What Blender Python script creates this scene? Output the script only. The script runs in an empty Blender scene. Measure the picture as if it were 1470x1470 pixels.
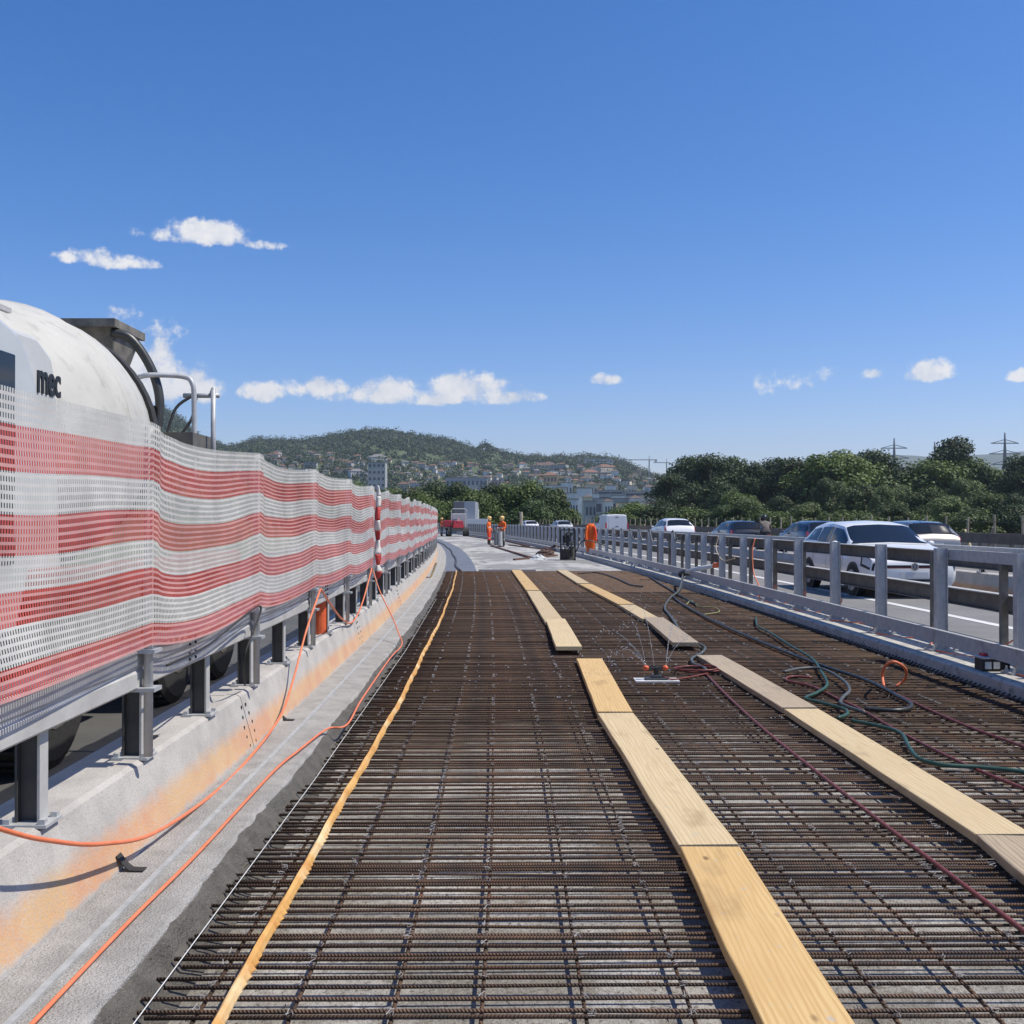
import bpy, math, random
import numpy as np
from mathutils import Vector, Matrix
R = math.radians
rnd = random.Random(7)
scene = bpy.context.scene
col = scene.collection
# ------------------------------------------------------------------ camera, sky, sun
CAMZ = 1.55
cam = bpy.data.cameras.new('camera'); cam.sensor_width = 36; cam.lens = 36; cam.clip_end = 20000; cam.clip_start = .05
camo = bpy.data.objects.new('camera', cam); col.objects.link(camo)
camo.location = (0, 0, CAMZ); camo.rotation_euler = (R(90.47), 0, 0)
scene.camera = camo
SUN_EL, SUN_AZ = 57, 95           # azimuth measured from the view direction towards the right
sd = Vector((math.sin(R(SUN_AZ))*math.cos(R(SUN_EL)), math.cos(R(SUN_AZ))*math.cos(R(SUN_EL)), math.sin(R(SUN_EL))))
sl = bpy.data.lights.new('sun', 'SUN'); sl.energy = 4.9; sl.angle = R(.53); sl.color = (1, .94, .83)
slo = bpy.data.objects.new('sun', sl); col.objects.link(slo)
slo.rotation_euler = sd.to_track_quat('Z', 'Y').to_euler(); slo.location = (30, 10, 40)
scene.view_settings.view_transform = 'Standard'; scene.view_settings.look = 'None'
scene.view_settings.exposure = 0.10; scene.view_settings.gamma = 1
world = bpy.data.worlds.new('World'); scene.world = world; world.use_nodes = True
wn, wl = world.node_tree.nodes, world.node_tree.links
wn.clear()
def N(t, **k):
    n = wn.new(t)
    for a, b in k.items(): setattr(n, a, b)
    return n
def M(op, a, b=None, c=None, clamp=False):
    n = N('ShaderNodeMath', operation=op, use_clamp=clamp)
    for i, v in enumerate((a, b, c)):
        if v is None: continue
        if isinstance(v, (int, float)): n.inputs[i].default_value = v
        else: wl.new(v, n.inputs[i])
    return n.outputs[0]
sky = N('ShaderNodeTexSky', sky_type='NISHITA', sun_disc=False)
sky.sun_elevation = R(SUN_EL); sky.sun_rotation = R(SUN_AZ)
sky.altitude = 300; sky.air_density = 1.0; sky.dust_density = .35; sky.ozone_density = 3.0
tc = N('ShaderNodeTexCoord'); sep = N('ShaderNodeSeparateXYZ'); wl.new(tc.outputs['Generated'], sep.inputs[0])
az = M('ARCTAN2', sep.outputs[0], sep.outputs[1]); el = M('ARCSINE', sep.outputs[2])
PER = .98
azf = M('WRAP', az, PER/2, -PER/2)
nz = N('ShaderNodeTexNoise'); nz.inputs['Scale'].default_value = 38; nz.inputs['Detail'].default_value = 11; nz.inputs['Roughness'].default_value = .66
wl.new(tc.outputs['Generated'], nz.inputs['Vector'])
mp = N('ShaderNodeMapping'); mp.inputs['Location'].default_value = (.011, 0, .016); wl.new(tc.outputs['Generated'], mp.inputs[0])
nz2 = N('ShaderNodeTexNoise'); nz2.inputs['Scale'].default_value = 38; nz2.inputs['Detail'].default_value = 5; nz2.inputs['Roughness'].default_value = .55
wl.new(mp.outputs[0], nz2.inputs['Vector'])
CL = [(290,336,58,27,14,1),(225,338,50,13,9,.8),(145,374,44,22,12,.85),(195,376,30,13,9,.85),(98,370,24,9,7,.6),(385,352,26,7,6,.5),
      (185,545,85,95,40,1.1),(275,556,45,38,22,1),(378,564,36,20,13,1),(455,558,52,22,13,1),(565,566,68,30,15,1.05),(665,556,78,25,20,1),
      (735,572,60,14,10,.95),(600,572,170,10,10,.7),(873,546,24,11,7,.85),(1150,546,55,20,20,.5),(1253,537,17,10,7,.9),(1336,538,50,24,10,1.05),(1466,540,17,11,7,.95)]
mask = None
for (cx, cy, rx, ry, rd, st) in CL:
    a0 = math.atan((cx-735)/1470); e0 = math.atan((747-cy)/1470*math.cos(a0))
    dx = M('MULTIPLY', M('SUBTRACT', azf, a0), 1470/rx)
    dy0 = M('SUBTRACT', el, e0)
    dy = M('MAXIMUM', M('MULTIPLY', dy0, 1470/ry), M('MULTIPLY', dy0, -1470/rd))
    d2 = M('ADD', M('MULTIPLY', dx, dx), M('MULTIPLY', dy, dy))
    m = M('MULTIPLY', M('SUBTRACT', 1.0, d2), st)
    mask = m if mask is None else M('MAXIMUM', mask, m)
mask = M('MAXIMUM', mask, -.8)
dens = M('ADD', M('MULTIPLY', mask, .85), M('MULTIPLY', M('SUBTRACT', nz.outputs['Fac'], .51), 3.3))
cov = N('ShaderNodeMapRange', interpolation_type='SMOOTHSTEP'); wl.new(dens, cov.inputs[0])
cov.inputs[1].default_value = .0; cov.inputs[2].default_value = .72; cov.inputs[3].default_value = 0; cov.inputs[4].default_value = .96
covm = M('MULTIPLY', cov.outputs[0], M('GREATER_THAN', mask, -.79))
shade = M('MULTIPLY_ADD', M('SUBTRACT', nz.outputs['Fac'], nz2.outputs['Fac']), 2.2, .72, clamp=True)
ccol = N('ShaderNodeMix', data_type='RGBA'); wl.new(shade, ccol.inputs[0])
ccol.inputs[6].default_value = (4.6, 5.1, 6.1, 1); ccol.inputs[7].default_value = (7.6, 7.5, 7.4, 1)
mixc = N('ShaderNodeMix', data_type='RGBA'); wl.new(covm, mixc.inputs[0])
hsv = N('ShaderNodeHueSaturation'); hsv.inputs['Saturation'].default_value = 1.36; hsv.inputs['Value'].default_value = 1.0
wl.new(sky.outputs[0], hsv.inputs['Color'])
tint = N('ShaderNodeMix', data_type='RGBA', blend_type='MULTIPLY'); tint.inputs[0].default_value = 1; wl.new(hsv.outputs[0], tint.inputs[6]); tint.inputs[7].default_value = (1.12, 1.0, 1.17, 1)
wl.new(tint.outputs[2], mixc.inputs[6]); wl.new(ccol.outputs[2], mixc.inputs[7])
bg = N('ShaderNodeBackground'); bg.inputs[1].default_value = .118; wl.new(mixc.outputs[2], bg.inputs[0])
wo = N('ShaderNodeOutputWorld'); wl.new(bg.outputs[0], wo.inputs[0])
scene.render.engine = 'CYCLES'

# ------------------------------------------------------------------ materials
MATS = {}
def mat(name, c1, c2=None, scale=8, rough=.7, metal=0, bump=0, bscale=None, detail=5, stretch=None, objrand=0, trans=0, contrast=(.35, .65), c3=None, s3=40, f3=(.55, .7), spec=.5, coat=0):
    if name in MATS: return MATS[name]
    m = bpy.data.materials.new(name); m.use_nodes = True
    nt = m.node_tree; n, l = nt.nodes, nt.links
    b = n['Principled BSDF']; b.inputs['Roughness'].default_value = rough; b.inputs['Metallic'].default_value = metal
    b.inputs['Specular IOR Level'].default_value = spec
    if coat: b.inputs['Coat Weight'].default_value = coat; b.inputs['Coat Roughness'].default_value = .05
    b.inputs['Base Color'].default_value = (*c1, 1)
    t = n.new('ShaderNodeTexCoord'); vec = t.outputs['Object']
    if stretch:
        q = n.new('ShaderNodeMapping'); q.inputs['Scale'].default_value = stretch; l.new(vec, q.inputs[0]); vec = q.outputs[0]
    out = None
    if c2:
        z = n.new('ShaderNodeTexNoise'); z.inputs['Scale'].default_value = scale; z.inputs['Detail'].default_value = detail; z.inputs['Roughness'].default_value = .62
        l.new(vec, z.inputs['Vector'])
        r = n.new('ShaderNodeMapRange'); l.new(z.outputs['Fac'], r.inputs[0]); r.inputs[1].default_value, r.inputs[2].default_value = contrast
        x = n.new('ShaderNodeMix'); x.data_type = 'RGBA'; l.new(r.outputs[0], x.inputs[0])
        x.inputs[6].default_value = (*c1, 1); x.inputs[7].default_value = (*c2, 1); out = x.outputs[2]
        if c3:
            z3 = n.new('ShaderNodeTexNoise'); z3.inputs['Scale'].default_value = s3; z3.inputs['Detail'].default_value = 4; l.new(vec, z3.inputs['Vector'])
            r3 = n.new('ShaderNodeMapRange'); l.new(z3.outputs['Fac'], r3.inputs[0]); r3.inputs[1].default_value, r3.inputs[2].default_value = f3
            x3 = n.new('ShaderNodeMix'); x3.data_type = 'RGBA'; l.new(r3.outputs[0], x3.inputs[0]); l.new(out, x3.inputs[6]); x3.inputs[7].default_value = (*c3, 1); out = x3.outputs[2]
    if objrand:
        oi = n.new('ShaderNodeObjectInfo'); h = n.new('ShaderNodeHueSaturation')
        rr = n.new('ShaderNodeMapRange'); l.new(oi.outputs['Random'], rr.inputs[0]); rr.inputs[3].default_value = 1-objrand; rr.inputs[4].default_value = 1+objrand
        l.new(rr.outputs[0], h.inputs['Value'])
        if out: l.new(out, h.inputs['Color'])
        else: h.inputs['Color'].default_value = (*c1, 1)
        out = h.outputs[0]
    if out: l.new(out, b.inputs['Base Color'])
    if bump:
        zb = n.new('ShaderNodeTexNoise'); zb.inputs['Scale'].default_value = bscale or scale*4; zb.inputs['Detail'].default_value = 6; l.new(vec, zb.inputs['Vector'])
        bp = n.new('ShaderNodeBump'); bp.inputs['Strength'].default_value = bump; bp.inputs['Distance'].default_value = .02; l.new(zb.outputs['Fac'], bp.inputs['Height'])
        l.new(bp.outputs[0], b.inputs['Normal'])
    if trans:
        tr = n.new('ShaderNodeBsdfTranslucent'); ms = n.new('ShaderNodeMixShader'); ms.inputs[0].default_value = trans
        if out: l.new(out, tr.inputs[0])
        else: tr.inputs[0].default_value = (*c1, 1)
        l.new(b.outputs[0], ms.inputs[1]); l.new(tr.outputs[0], ms.inputs[2]); l.new(ms.outputs[0], n['Material Output'].inputs[0])
    MATS[name] = m; return m

STEEL = mat('galvanised_steel', (.38, .395, .405), (.48, .485, .485), 14, .5, .2, .05, 60, c3=(.30,.30,.30), s3=6, f3=(.6,.75))
STEELD = mat('weathered_shaded_steel', (.12, .115, .105), (.19, .175, .15), 7, .6, .4, .05, 60)  # also the painted shade on the rear guard rail beams
STEELW = mat('pale_galvanised_beam', (.50, .50, .48), (.40, .39, .37), 5, .6, .1, .05, 50)
DARK = mat('black_plastic', (.015, .015, .016), None, rough=.5)
RUB = mat('black_rubber', (.02, .02, .02), (.035, .034, .032), 30, .8)
WHITEP = mat('white_paint', (.78, .78, .77), None, rough=.25, coat=.6)
GLASS = mat('dark_car_glass', (.012, .018, .028), None, rough=.06, spec=.35)
CHROME = mat('chrome', (.7, .7, .72), None, rough=.15, metal=1)
LAMP = mat('clear_lamp', (.55, .57, .6), None, rough=.08, spec=.9)
REDL = mat('red_lamp', (.5, .02, .04), None, rough=.15, spec=.8)
ORANGE = mat('orange_cable', (.75, .22, .10), (.68, .17, .07), 12, .5)
ORT = mat('orange_plastic', (.72, .14, .04), (.6, .1, .03), 9, .5)
HIVIS = mat('orange_workwear', (.85, .16, .02), (.75, .12, .015), 20, .8)
REFL = mat('silver_band', (.6, .62, .6), None, rough=.4)
SKIN = mat('skin', (.45, .24, .16), None, rough=.6)
BOOT = mat('dark_boots', (.03, .028, .025), None, rough=.7)
HELM = mat('yellow_helmet', (.75, .5, .18), None, rough=.35)
CONC = mat('pale_concrete', (.50, .49, .46), (.40, .39, .365), 5, .85, 0, .25, 90, c3=(.30, .29, .27), s3=120, f3=(.58, .72))
CONCW = mat('kerb_concrete', (.60, .585, .55), (.48, .465, .43), 4, .85, 0, .15, 60, c3=(.36, .35, .33), s3=35, f3=(.6, .75))
ASPH = mat('bleached_asphalt', (.21, .205, .195), (.165, .16, .155), 1.2, .9, 0, .25, 150, c3=(.30, .29, .275), s3=220, f3=(.55, .75))
ASPHD = mat('dark_asphalt', (.075, .075, .072), (.10, .10, .095), 1.5, .9, 0, .3, 160, c3=(.17, .165, .155), s3=230, f3=(.56, .75))
LINE = mat('road_paint', (.72, .71, .68), (.58, .57, .54), 9, .7)
def woodmat(name, ca, cb, cd, rough=.7, wet=0):
    m = bpy.data.materials.new(name); m.use_nodes = True; nt = m.node_tree; n, l = nt.nodes, nt.links; b = n['Principled BSDF']; b.inputs['Roughness'].default_value = rough
    t = n.new('ShaderNodeTexCoord'); oi = n.new('ShaderNodeObjectInfo')
    ad = n.new('ShaderNodeVectorMath'); ad.operation = 'ADD'; cx = n.new('ShaderNodeCombineXYZ'); mu = n.new('ShaderNodeMath'); mu.operation = 'MULTIPLY'; mu.inputs[1].default_value = 37; l.new(oi.outputs['Random'], mu.inputs[0])
    for i in range(3): l.new(mu.outputs[0], cx.inputs[i])
    l.new(t.outputs['Object'], ad.inputs[0]); l.new(cx.outputs[0], ad.inputs[1]); vec = ad.outputs[0]
    def noise(sc, st, det=4):
        q = n.new('ShaderNodeMapping'); q.inputs['Scale'].default_value = st; l.new(vec, q.inputs[0]); z = n.new('ShaderNodeTexNoise'); z.inputs['Scale'].default_value = sc; z.inputs['Detail'].default_value = det; l.new(q.outputs[0], z.inputs['Vector']); return z.outputs['Fac']
    def mr_(src, a_, b_, c_=0, d_=1):
        q = n.new('ShaderNodeMapRange'); l.new(src, q.inputs[0])
        for i, v in enumerate((a_, b_, c_, d_)): q.inputs[i+1].default_value = v
        return q.outputs[0]
    def mx_(f, x, y):
        k = n.new('ShaderNodeMix'); k.data_type = 'RGBA'; l.new(f, k.inputs[0])
        for i, v in ((6, x), (7, y)):
            if isinstance(v, tuple): k.inputs[i].default_value = (*v, 1)
            else: l.new(v, k.inputs[i])
        return k.outputs[2]
    q = n.new('ShaderNodeMapping'); q.inputs['Scale'].default_value = (1, .09, 1); l.new(vec, q.inputs[0])
    w = n.new('ShaderNodeTexWave'); w.bands_direction = 'X'; w.inputs['Scale'].default_value = 14; w.inputs['Distortion'].default_value = 9; w.inputs['Detail'].default_value = 3; w.inputs['Detail Scale'].default_value = 1.1; l.new(q.outputs[0], w.inputs['Vector'])
    c = mx_(mr_(w.outputs['Fac'], .25, .95), ca, cb)
    c = mx_(mr_(noise(60, (1, .05, 1)), .5, .75, 0, .5), c, cd)
    c = mx_(mr_(noise(1.6, (1, .8, 1)), .5, .72, 0, .55), c, cb)
    vo = n.new('ShaderNodeTexVoronoi'); vo.inputs['Scale'].default_value = 2.6; q2 = n.new('ShaderNodeMapping'); q2.inputs['Scale'].default_value = (1.6, .75, .1); l.new(vec, q2.inputs[0]); l.new(q2.outputs[0], vo.inputs['Vector'])
    c = mx_(mr_(vo.outputs['Distance'], .075, .03), c, tuple(v*.5 for v in cd))
    c = mx_(mr_(noise(23, (1, 1, 1)), .66, .72, 0, .55), c, (.40, .385, .36))
    c = mx_(mr_(noise(4, (1, .5, 1), 6), .60, .72, 0, .45), c, tuple(v*.6 for v in cd))
    h = n.new('ShaderNodeHueSaturation'); l.new(c, h.inputs['Color']); l.new(mr_(oi.outputs['Random'], 0, 1, .88, 1.08), h.inputs['Value']); l.new(h.outputs[0], b.inputs['Base Color'])
    bp = n.new('ShaderNodeBump'); bp.inputs['Strength'].default_value = .35; bp.inputs['Distance'].default_value = .004; l.new(noise(70, (1, .06, 1)), bp.inputs['Height']); l.new(bp.outputs[0], b.inputs['Normal'])
    MATS[name] = m; return m
WOODY = woodmat('planed_timber', (.61, .42, .185), (.53, .34, .13), (.42, .24, .09))
WOODP = woodmat('pale_timber', (.61, .48, .285), (.53, .40, .215), (.44, .30, .14))
WOODG = woodmat('wet_grey_timber', (.50, .39, .24), (.36, .27, .165), (.22, .17, .115), .5)
WOODO = mat('weathered_timber', (.42, .36, .27), (.30, .25, .18), 5, .85, objrand=.25)
RUSTY = mat('rusty_steel', (.16, .075, .045), (.09, .05, .035), 15, .8)
TARP = mat('brown_sheeting', (.14, .07, .045), (.05, .035, .03), 5, .8)
HOSEG = mat('green_hose', (.018, .06, .042), (.03, .085, .06), 12, .5)
HOSEB = mat('black_hose', (.022, .023, .022), (.045, .045, .04), 10, .4)
HOSEY = mat('grey_hose', (.10, .11, .105), (.06, .066, .062), 12, .5)
HOSER = mat('red_hose', (.20, .045, .03), (.14, .035, .025), 12, .45)

# ------------------------------------------------------------------ mesh helpers
class MB:
    def __init__(s): s.v = []; s.f = []
    def add(s, vs, fs):
        o = len(s.v); s.v += [tuple(p) for p in vs]; s.f += [tuple(i+o for i in f) for f in fs]; return s
    def box(s, x0, x1, y0, y1, z0, z1):
        return s.add([(x0,y0,z0),(x1,y0,z0),(x1,y1,z0),(x0,y1,z0),(x0,y0,z1),(x1,y0,z1),(x1,y1,z1),(x0,y1,z1)],
                     [(3,2,1,0),(4,5,6,7),(0,1,5,4),(1,2,6,5),(2,3,7,6),(3,0,4,7)])
    def obox(s, c, size, mx):
        sx, sy, sz = [q/2 for q in size]
        vs = [Vector(c) + mx @ Vector((a*sx, b*sy, d*sz)) for d in (-1, 1) for a, b in ((-1,-1),(1,-1),(1,1),(-1,1))]
        return s.add(vs, [(3,2,1,0),(4,5,6,7),(0,1,5,4),(1,2,6,5),(2,3,7,6),(3,0,4,7)])
    def bar(s, a, b, w, h=None):
        a, b = Vector(a), Vector(b); d = b-a; h = h or w
        q = d.to_track_quat('Y', 'Z').to_matrix()
        return s.obox((a+b)/2, (w, d.length, h), q)
    def tube(s, pts, r, n=8, cap=True):
        pts = [Vector(p) for p in pts]; rs = r if isinstance(r, (list, tuple)) else [r]*len(pts)
        rings = []; up = None
        for i, p in enumerate(pts):
            d = (pts[min(i+1, len(pts)-1)] - pts[max(i-1, 0)]).normalized()
            if up is None: up = d.orthogonal().normalized()
            up = (up - d*up.dot(d))
            up = up.normalized() if up.length > 1e-6 else d.orthogonal().normalized()
            sd_ = d.cross(up)
            rings.append([p + (up*math.cos(2*math.pi*k/n) + sd_*math.sin(2*math.pi*k/n))*rs[i] for k in range(n)])
        vs = [q for g in rings for q in g]; fs = []
        for i in range(len(pts)-1):
            for k in range(n): fs.append((i*n+k, i*n+(k+1) % n, (i+1)*n+(k+1) % n, (i+1)*n+k))
        if cap: fs.append(tuple(range(n-1, -1, -1))); fs.append(tuple((len(pts)-1)*n+k for k in range(n)))
        return s.add(vs, fs)
    def loft(s, rings, cap=True, closed=True):
        n = len(rings[0]); vs = [q for g in rings for q in g]; fs = []
        for i in range(len(rings)-1):
            for k in range(n if closed else n-1): fs.append((i*n+k, i*n+(k+1) % n, (i+1)*n+(k+1) % n, (i+1)*n+k))
        if cap and closed: fs.append(tuple(range(n-1, -1, -1))); fs.append(tuple((len(rings)-1)*n+k for k in range(n)))
        return s.add(vs, fs)
    def sphere(s, c, r, nu=10, nv=7, sc=(1,1,1)):
        c = Vector(c); rings = []
        for j in range(nv+1):
            a = math.pi*j/nv - math.pi/2; a = max(min(a, 1.5), -1.5)
            rings.append([c + Vector((math.cos(a)*math.cos(2*math.pi*k/nu)*sc[0], math.cos(a)*math.sin(2*math.pi*k/nu)*sc[1], math.sin(a)*sc[2]))*r for k in range(nu)])
        return s.loft(rings)
    def build(s, name, m, parent=None, smooth=False, local=False, bevel=0):
        me = bpy.data.meshes.new(name); vs = s.v
        if parent is not None and not local:
            q = parent
            off = Vector((0, 0, 0))
            while q is not None: off += q.location; q = q.parent
            vs = [(a-off.x, b-off.y, c-off.z) for a, b, c in vs]
        elif parent is None and not local and vs:
            pass
        me.from_pydata(vs, [], s.f); me.validate(); me.update()
        if smooth:
            for p in me.polygons: p.use_smooth = True
        me.materials.append(m)
        o = bpy.data.objects.new(name, me); col.objects.link(o); o.parent = parent
        if bevel:
            b = o.modifiers.new('b', 'BEVEL'); b.width = bevel; b.segments = 2; b.limit_method = 'ANGLE'
        return o
def tag(o, label, cat, group=None, kind=None):
    o['label'] = label; o['category'] = cat
    if group: o['group'] = group
    if kind: o['kind'] = kind
    return o
def struct(o): o['kind'] = 'structure'; return o
def thing(name, label, cat, loc=(0,0,0), rz=0, group=None):
    o = bpy.data.objects.new(name, None); o.empty_display_size = .2; col.objects.link(o)
    o.location = loc; o.rotation_euler = (0, 0, rz); return tag(o, label, cat, group)
def copy_tree(o, parent=None):
    c = o.copy(); col.objects.link(c); c.parent = parent
    for ch in [q for q in o.children]: copy_tree(ch, c)
    return c
def crom(pts, sub=8):
    P = [Vector(p) for p in pts]; P = [P[0]*2-P[1]] + P + [P[-1]*2-P[-2]]; out = []
    for i in range(1, len(P)-2):
        for k in range(sub):
            t = k/sub; a, b, c, d = P[i-1:i+3]
            out.append(.5*((2*b) + (c-a)*t + (2*a-5*b+4*c-d)*t*t + (3*b-a-3*c+d)*t**3))
    return out + [P[-2]]
# ------------------------------------------------------------------ road geometry (a left-hand curve)
def cc(s): return -.002*s - .00078*s*s if s < 160 else -.002*s - .00078*160*160 - .2496*(s-160)
def dcc(s): return -.002 - .00156*min(s, 160)
def P(s, t, z): return (t + cc(s), s, z)
def head(s): return math.atan(-dcc(s))     # rotation about z of an object aligned with the road
def srange(a, b):
    out = [a]
    while out[-1] < b - 1e-6:
        s = out[-1]; out.append(min(b, s + (.5 if s < 20 else 1.5 if s < 60 else 4)))
    return out
def sweep(prof, a, b, closed=True, mb=None, jit=None):
    mb = mb or MB(); ss = srange(a, b)
    rings = [[P(s, t + (jit(s, i) if jit else 0), z) for i, (t, z) in enumerate(prof)] for s in ss]
    return mb.loft(rings, cap=closed, closed=closed)
def G(x, y, z=.02):
    Z = 1470*(CAMZ-z)/(y-747); return ((x-735)/1470*Z, Z, z)
def L(x, y, t):                           # point at road offset t that the photo shows at x, y
    Z = 5.
    for _ in range(20): Z = (t + cc(Z))*1470/(x-735)
    return ((x-735)/1470*Z, Z, CAMZ-(y-747)/1470*Z)
def AT(x, y, Z): return ((x-735)/1470*Z, Z, CAMZ-(y-747)/1470*Z)

# ------------------------------------------------------------------ setting: ground, decks, roads
GZ = -9.
GRASS = mat('meadow', (.07, .10, .03), (.12, .13, .05), .02, .95, c3=(.16, .15, .08), s3=.006)
struct(MB().add([(-9000,-3000,GZ),(9000,-3000,GZ),(9000,12000,GZ),(-9000,12000,GZ)], [(0,1,2,3)]).build('ground', GRASS))
SLAB = bpy.data.materials.new('wet_and_dry_slab'); SLAB.use_nodes = True
nt = SLAB.node_tree; n, l = nt.nodes, nt.links; b = n['Principled BSDF']
tcn = n.new('ShaderNodeTexCoord'); sx = n.new('ShaderNodeSeparateXYZ'); l.new(tcn.outputs['Object'], sx.inputs[0])
def nn(scale, det=5, vec=None, st=None):
    z = n.new('ShaderNodeTexNoise'); z.inputs['Scale'].default_value = scale; z.inputs['Detail'].default_value = det; z.inputs['Roughness'].default_value = .65
    v = tcn.outputs['Object']
    if st: q = n.new('ShaderNodeMapping'); q.inputs['Scale'].default_value = st; l.new(v, q.inputs[0]); v = q.outputs[0]
    l.new(v, z.inputs['Vector']); return z.outputs['Fac']
def mr(src, a, b_, c=0, d=1):
    q = n.new('ShaderNodeMapRange'); l.new(src, q.inputs[0])
    for i, v in enumerate((a, b_, c, d)): q.inputs[i+1].default_value = v
    return q.outputs[0]
def mixc_(f, a, b_):
    x = n.new('ShaderNodeMix'); x.data_type = 'RGBA'; l.new(f, x.inputs[0])
    for i, v in ((6, a), (7, b_)):
        if isinstance(v, tuple): x.inputs[i].default_value = (*v, 1)
        else: l.new(v, x.inputs[i])
    return x.outputs[2]
ma = n.new('ShaderNodeMath'); ma.operation = 'MULTIPLY_ADD'; l.new(nn(.9, 3), ma.inputs[0]); ma.inputs[1].default_value = 5.; l.new(sx.outputs[1], ma.inputs[2])
wet = mr(ma.outputs[0], 9.2, 11.2)
dry = mixc_(mr(nn(1.5, 6), .44, .66), (.27, .25, .215), (.56, .535, .49))
dry = mixc_(mr(nn(9, 6), .54, .68), dry, (.20, .175, .14))
dry = mixc_(mr(nn(48, 6), .53, .66), dry, (.11, .095, .075))
dry = mixc_(mr(nn(130, 4), .60, .70), dry, (.52, .49, .44))
wetc = mixc_(mr(nn(3, 5), .4, .65), (.060, .040, .020), (.14, .098, .052))
l.new(mixc_(wet, dry, wetc), b.inputs['Base Color']); l.new(mr(wet, 0, 1, .85, .6), b.inputs['Roughness']); b.inputs['Specular IOR Level'].default_value = .25
bp = n.new('ShaderNodeBump'); bp.inputs['Strength'].default_value = 1.0; bp.inputs['Distance'].default_value = .025; l.new(nn(38, 7), bp.inputs['Height']); l.new(bp.outputs[0], b.inputs['Normal'])
struct(sweep([(-1.35,-.065),(4.62,-.065),(4.62,-.9),(-1.35,-.9)], 1.0, 31.2).build('bridge_deck', SLAB))
# finished deck beyond: patched concrete with bituminous edge
FIN = bpy.data.materials.new('patched_deck'); FIN.use_nodes = True
nt = FIN.node_tree; n, l = nt.nodes, nt.links; b = n['Principled BSDF']; tcn = n.new('ShaderNodeTexCoord')
c = mixc_(mr(nn(.35, 4, st=(1, .35, 1)), .46, .54), (.24, .235, .22), (.41, .40, .37))
c = mixc_(mr(nn(1.2, 5, st=(1, .4, 1)), .56, .62), c, (.19, .187, .18))
l.new(c, b.inputs['Base Color']); b.inputs['Roughness'].default_value = .85
struct(sweep([(-.25,-.02),(4.5,-.02),(4.5,-.9),(-.25,-.9)], 31.3, 260).build('bridge_deck', FIN))
BITU = mat('bituminous_sheet', (.16, .17, .185), (.11, .115, .125), 1.5, .5, c3=(.22, .23, .25), s3=6)
struct(sweep([(-1.35,-.026),(-.25,-.026),(-.25,-.9),(-1.35,-.9)], 31.3, 260).build('bituminous_strip', BITU))
# left ledge
LEDGE = mat('rough_concrete_ledge', (.42, .405, .38), (.30, .29, .27), 6, .9, 0, .8, 110, c3=(.17, .16, .145), s3=150, f3=(.56, .68))
jr = random.Random(3); JIT = {}
def ledge_j(s, i):
    if i in (2, 3): return JIT.setdefault((round(s, 3), i), jr.uniform(-.005, .005) + .008*math.sin(s*2.3))
    return 0
lm = MB(); ss = [1 + .12*k for k in range(170)] + [21.5 + 1.5*k for k in range(100)]
rings = [[P(s, t + ledge_j(s, i), z) for i, (t, z) in enumerate([(-1.75,.09),(-1.42,.085),(-1.26,.078),(-1.245,.06),(-1.245,-.5),(-1.75,-.5)])] for s in ss]
struct(lm.loft(rings).build('concrete_ledge', LEDGE))
WETM = mat('wet_mortar', (.13,.117,.097), (.075,.068,.056), 9, .7, 0, 1.0, 90, c3=(.20,.185,.16), s3=120, f3=(.60,.72))
rings = [[P(s, t + jr.uniform(-.012,.012), z + jr.uniform(-.006,.006)) for t, z in [(-1.262,.064),(-1.225,.045),(-1.19,.0),(-1.15,-.045),(-1.09,-.062)]] for s in ss if s < 31]
struct(MB().loft(rings, cap=False, closed=False).build('mortar_slope', WETM))
SEAL = mat('grey_sealant', (.40, .41, .41), (.30, .31, .31), 14, .7)
tag(sweep([(-1.462,.0925),(-1.436,.0925),(-1.436,.085),(-1.462,.085)], 1.5, 80).build('sealant_strip', SEAL), 'pale grey sealant strip running along the rough concrete ledge', 'sealant strip')
# left carriageway, right carriageway
struct(sweep([(-10,0.0),(-1.76,0.0),(-1.76,-.9),(-10,-.9)], -12, 260).build('road', ASPHD))
struct(sweep([(5.35,.06),(17.4,.06),(17.4,-.9),(5.35,-.9)], -6, 260).build('road', ASPH))
EDGE = mat('ochre_road_edge', (.42, .30, .19), (.30, .24, .18), 3, .9, c3=(.22, .17, .13), s3=9)
struct(sweep([(5.5,.064),(5.95,.064)], -4, 120, closed=False).build('road_edge_strip', EDGE))
struct(sweep([(7.0,.065),(7.17,.065)], -4, 200, closed=False).build('road_marking', LINE))
for k in range(14):
    struct(sweep([(15.9,.065),(16.05,.065)], 10+k*10, 14+k*10, closed=False).build('road_marking', LINE))
struct(sweep([(6.05,.0645),(6.07,.0645)], -4, 90, closed=False).build('road_joint', DARK))
# right kerb in cast lengths
KERBF = mat('dirty_kerb_concrete', (.52,.50,.455), (.38,.36,.325), 5, .9, 0, .5, 45, c3=(.22,.21,.195), s3=14, f3=(.56,.70))
kroot = thing('concrete_kerb', 'pale concrete kerb carrying the double steel guard rail', 'kerb', P(8, 4.9, 0))
s = 4.0
while s < 150:
    e = s + (3.0 if s < 40 else 12)
    sweep([(4.47,-.2),(4.455,.105),(4.475,.125),(5.52,.125),(5.52,-.2)], s, e-.012).build('kerb_length', KERBF, kroot); s = e

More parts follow.
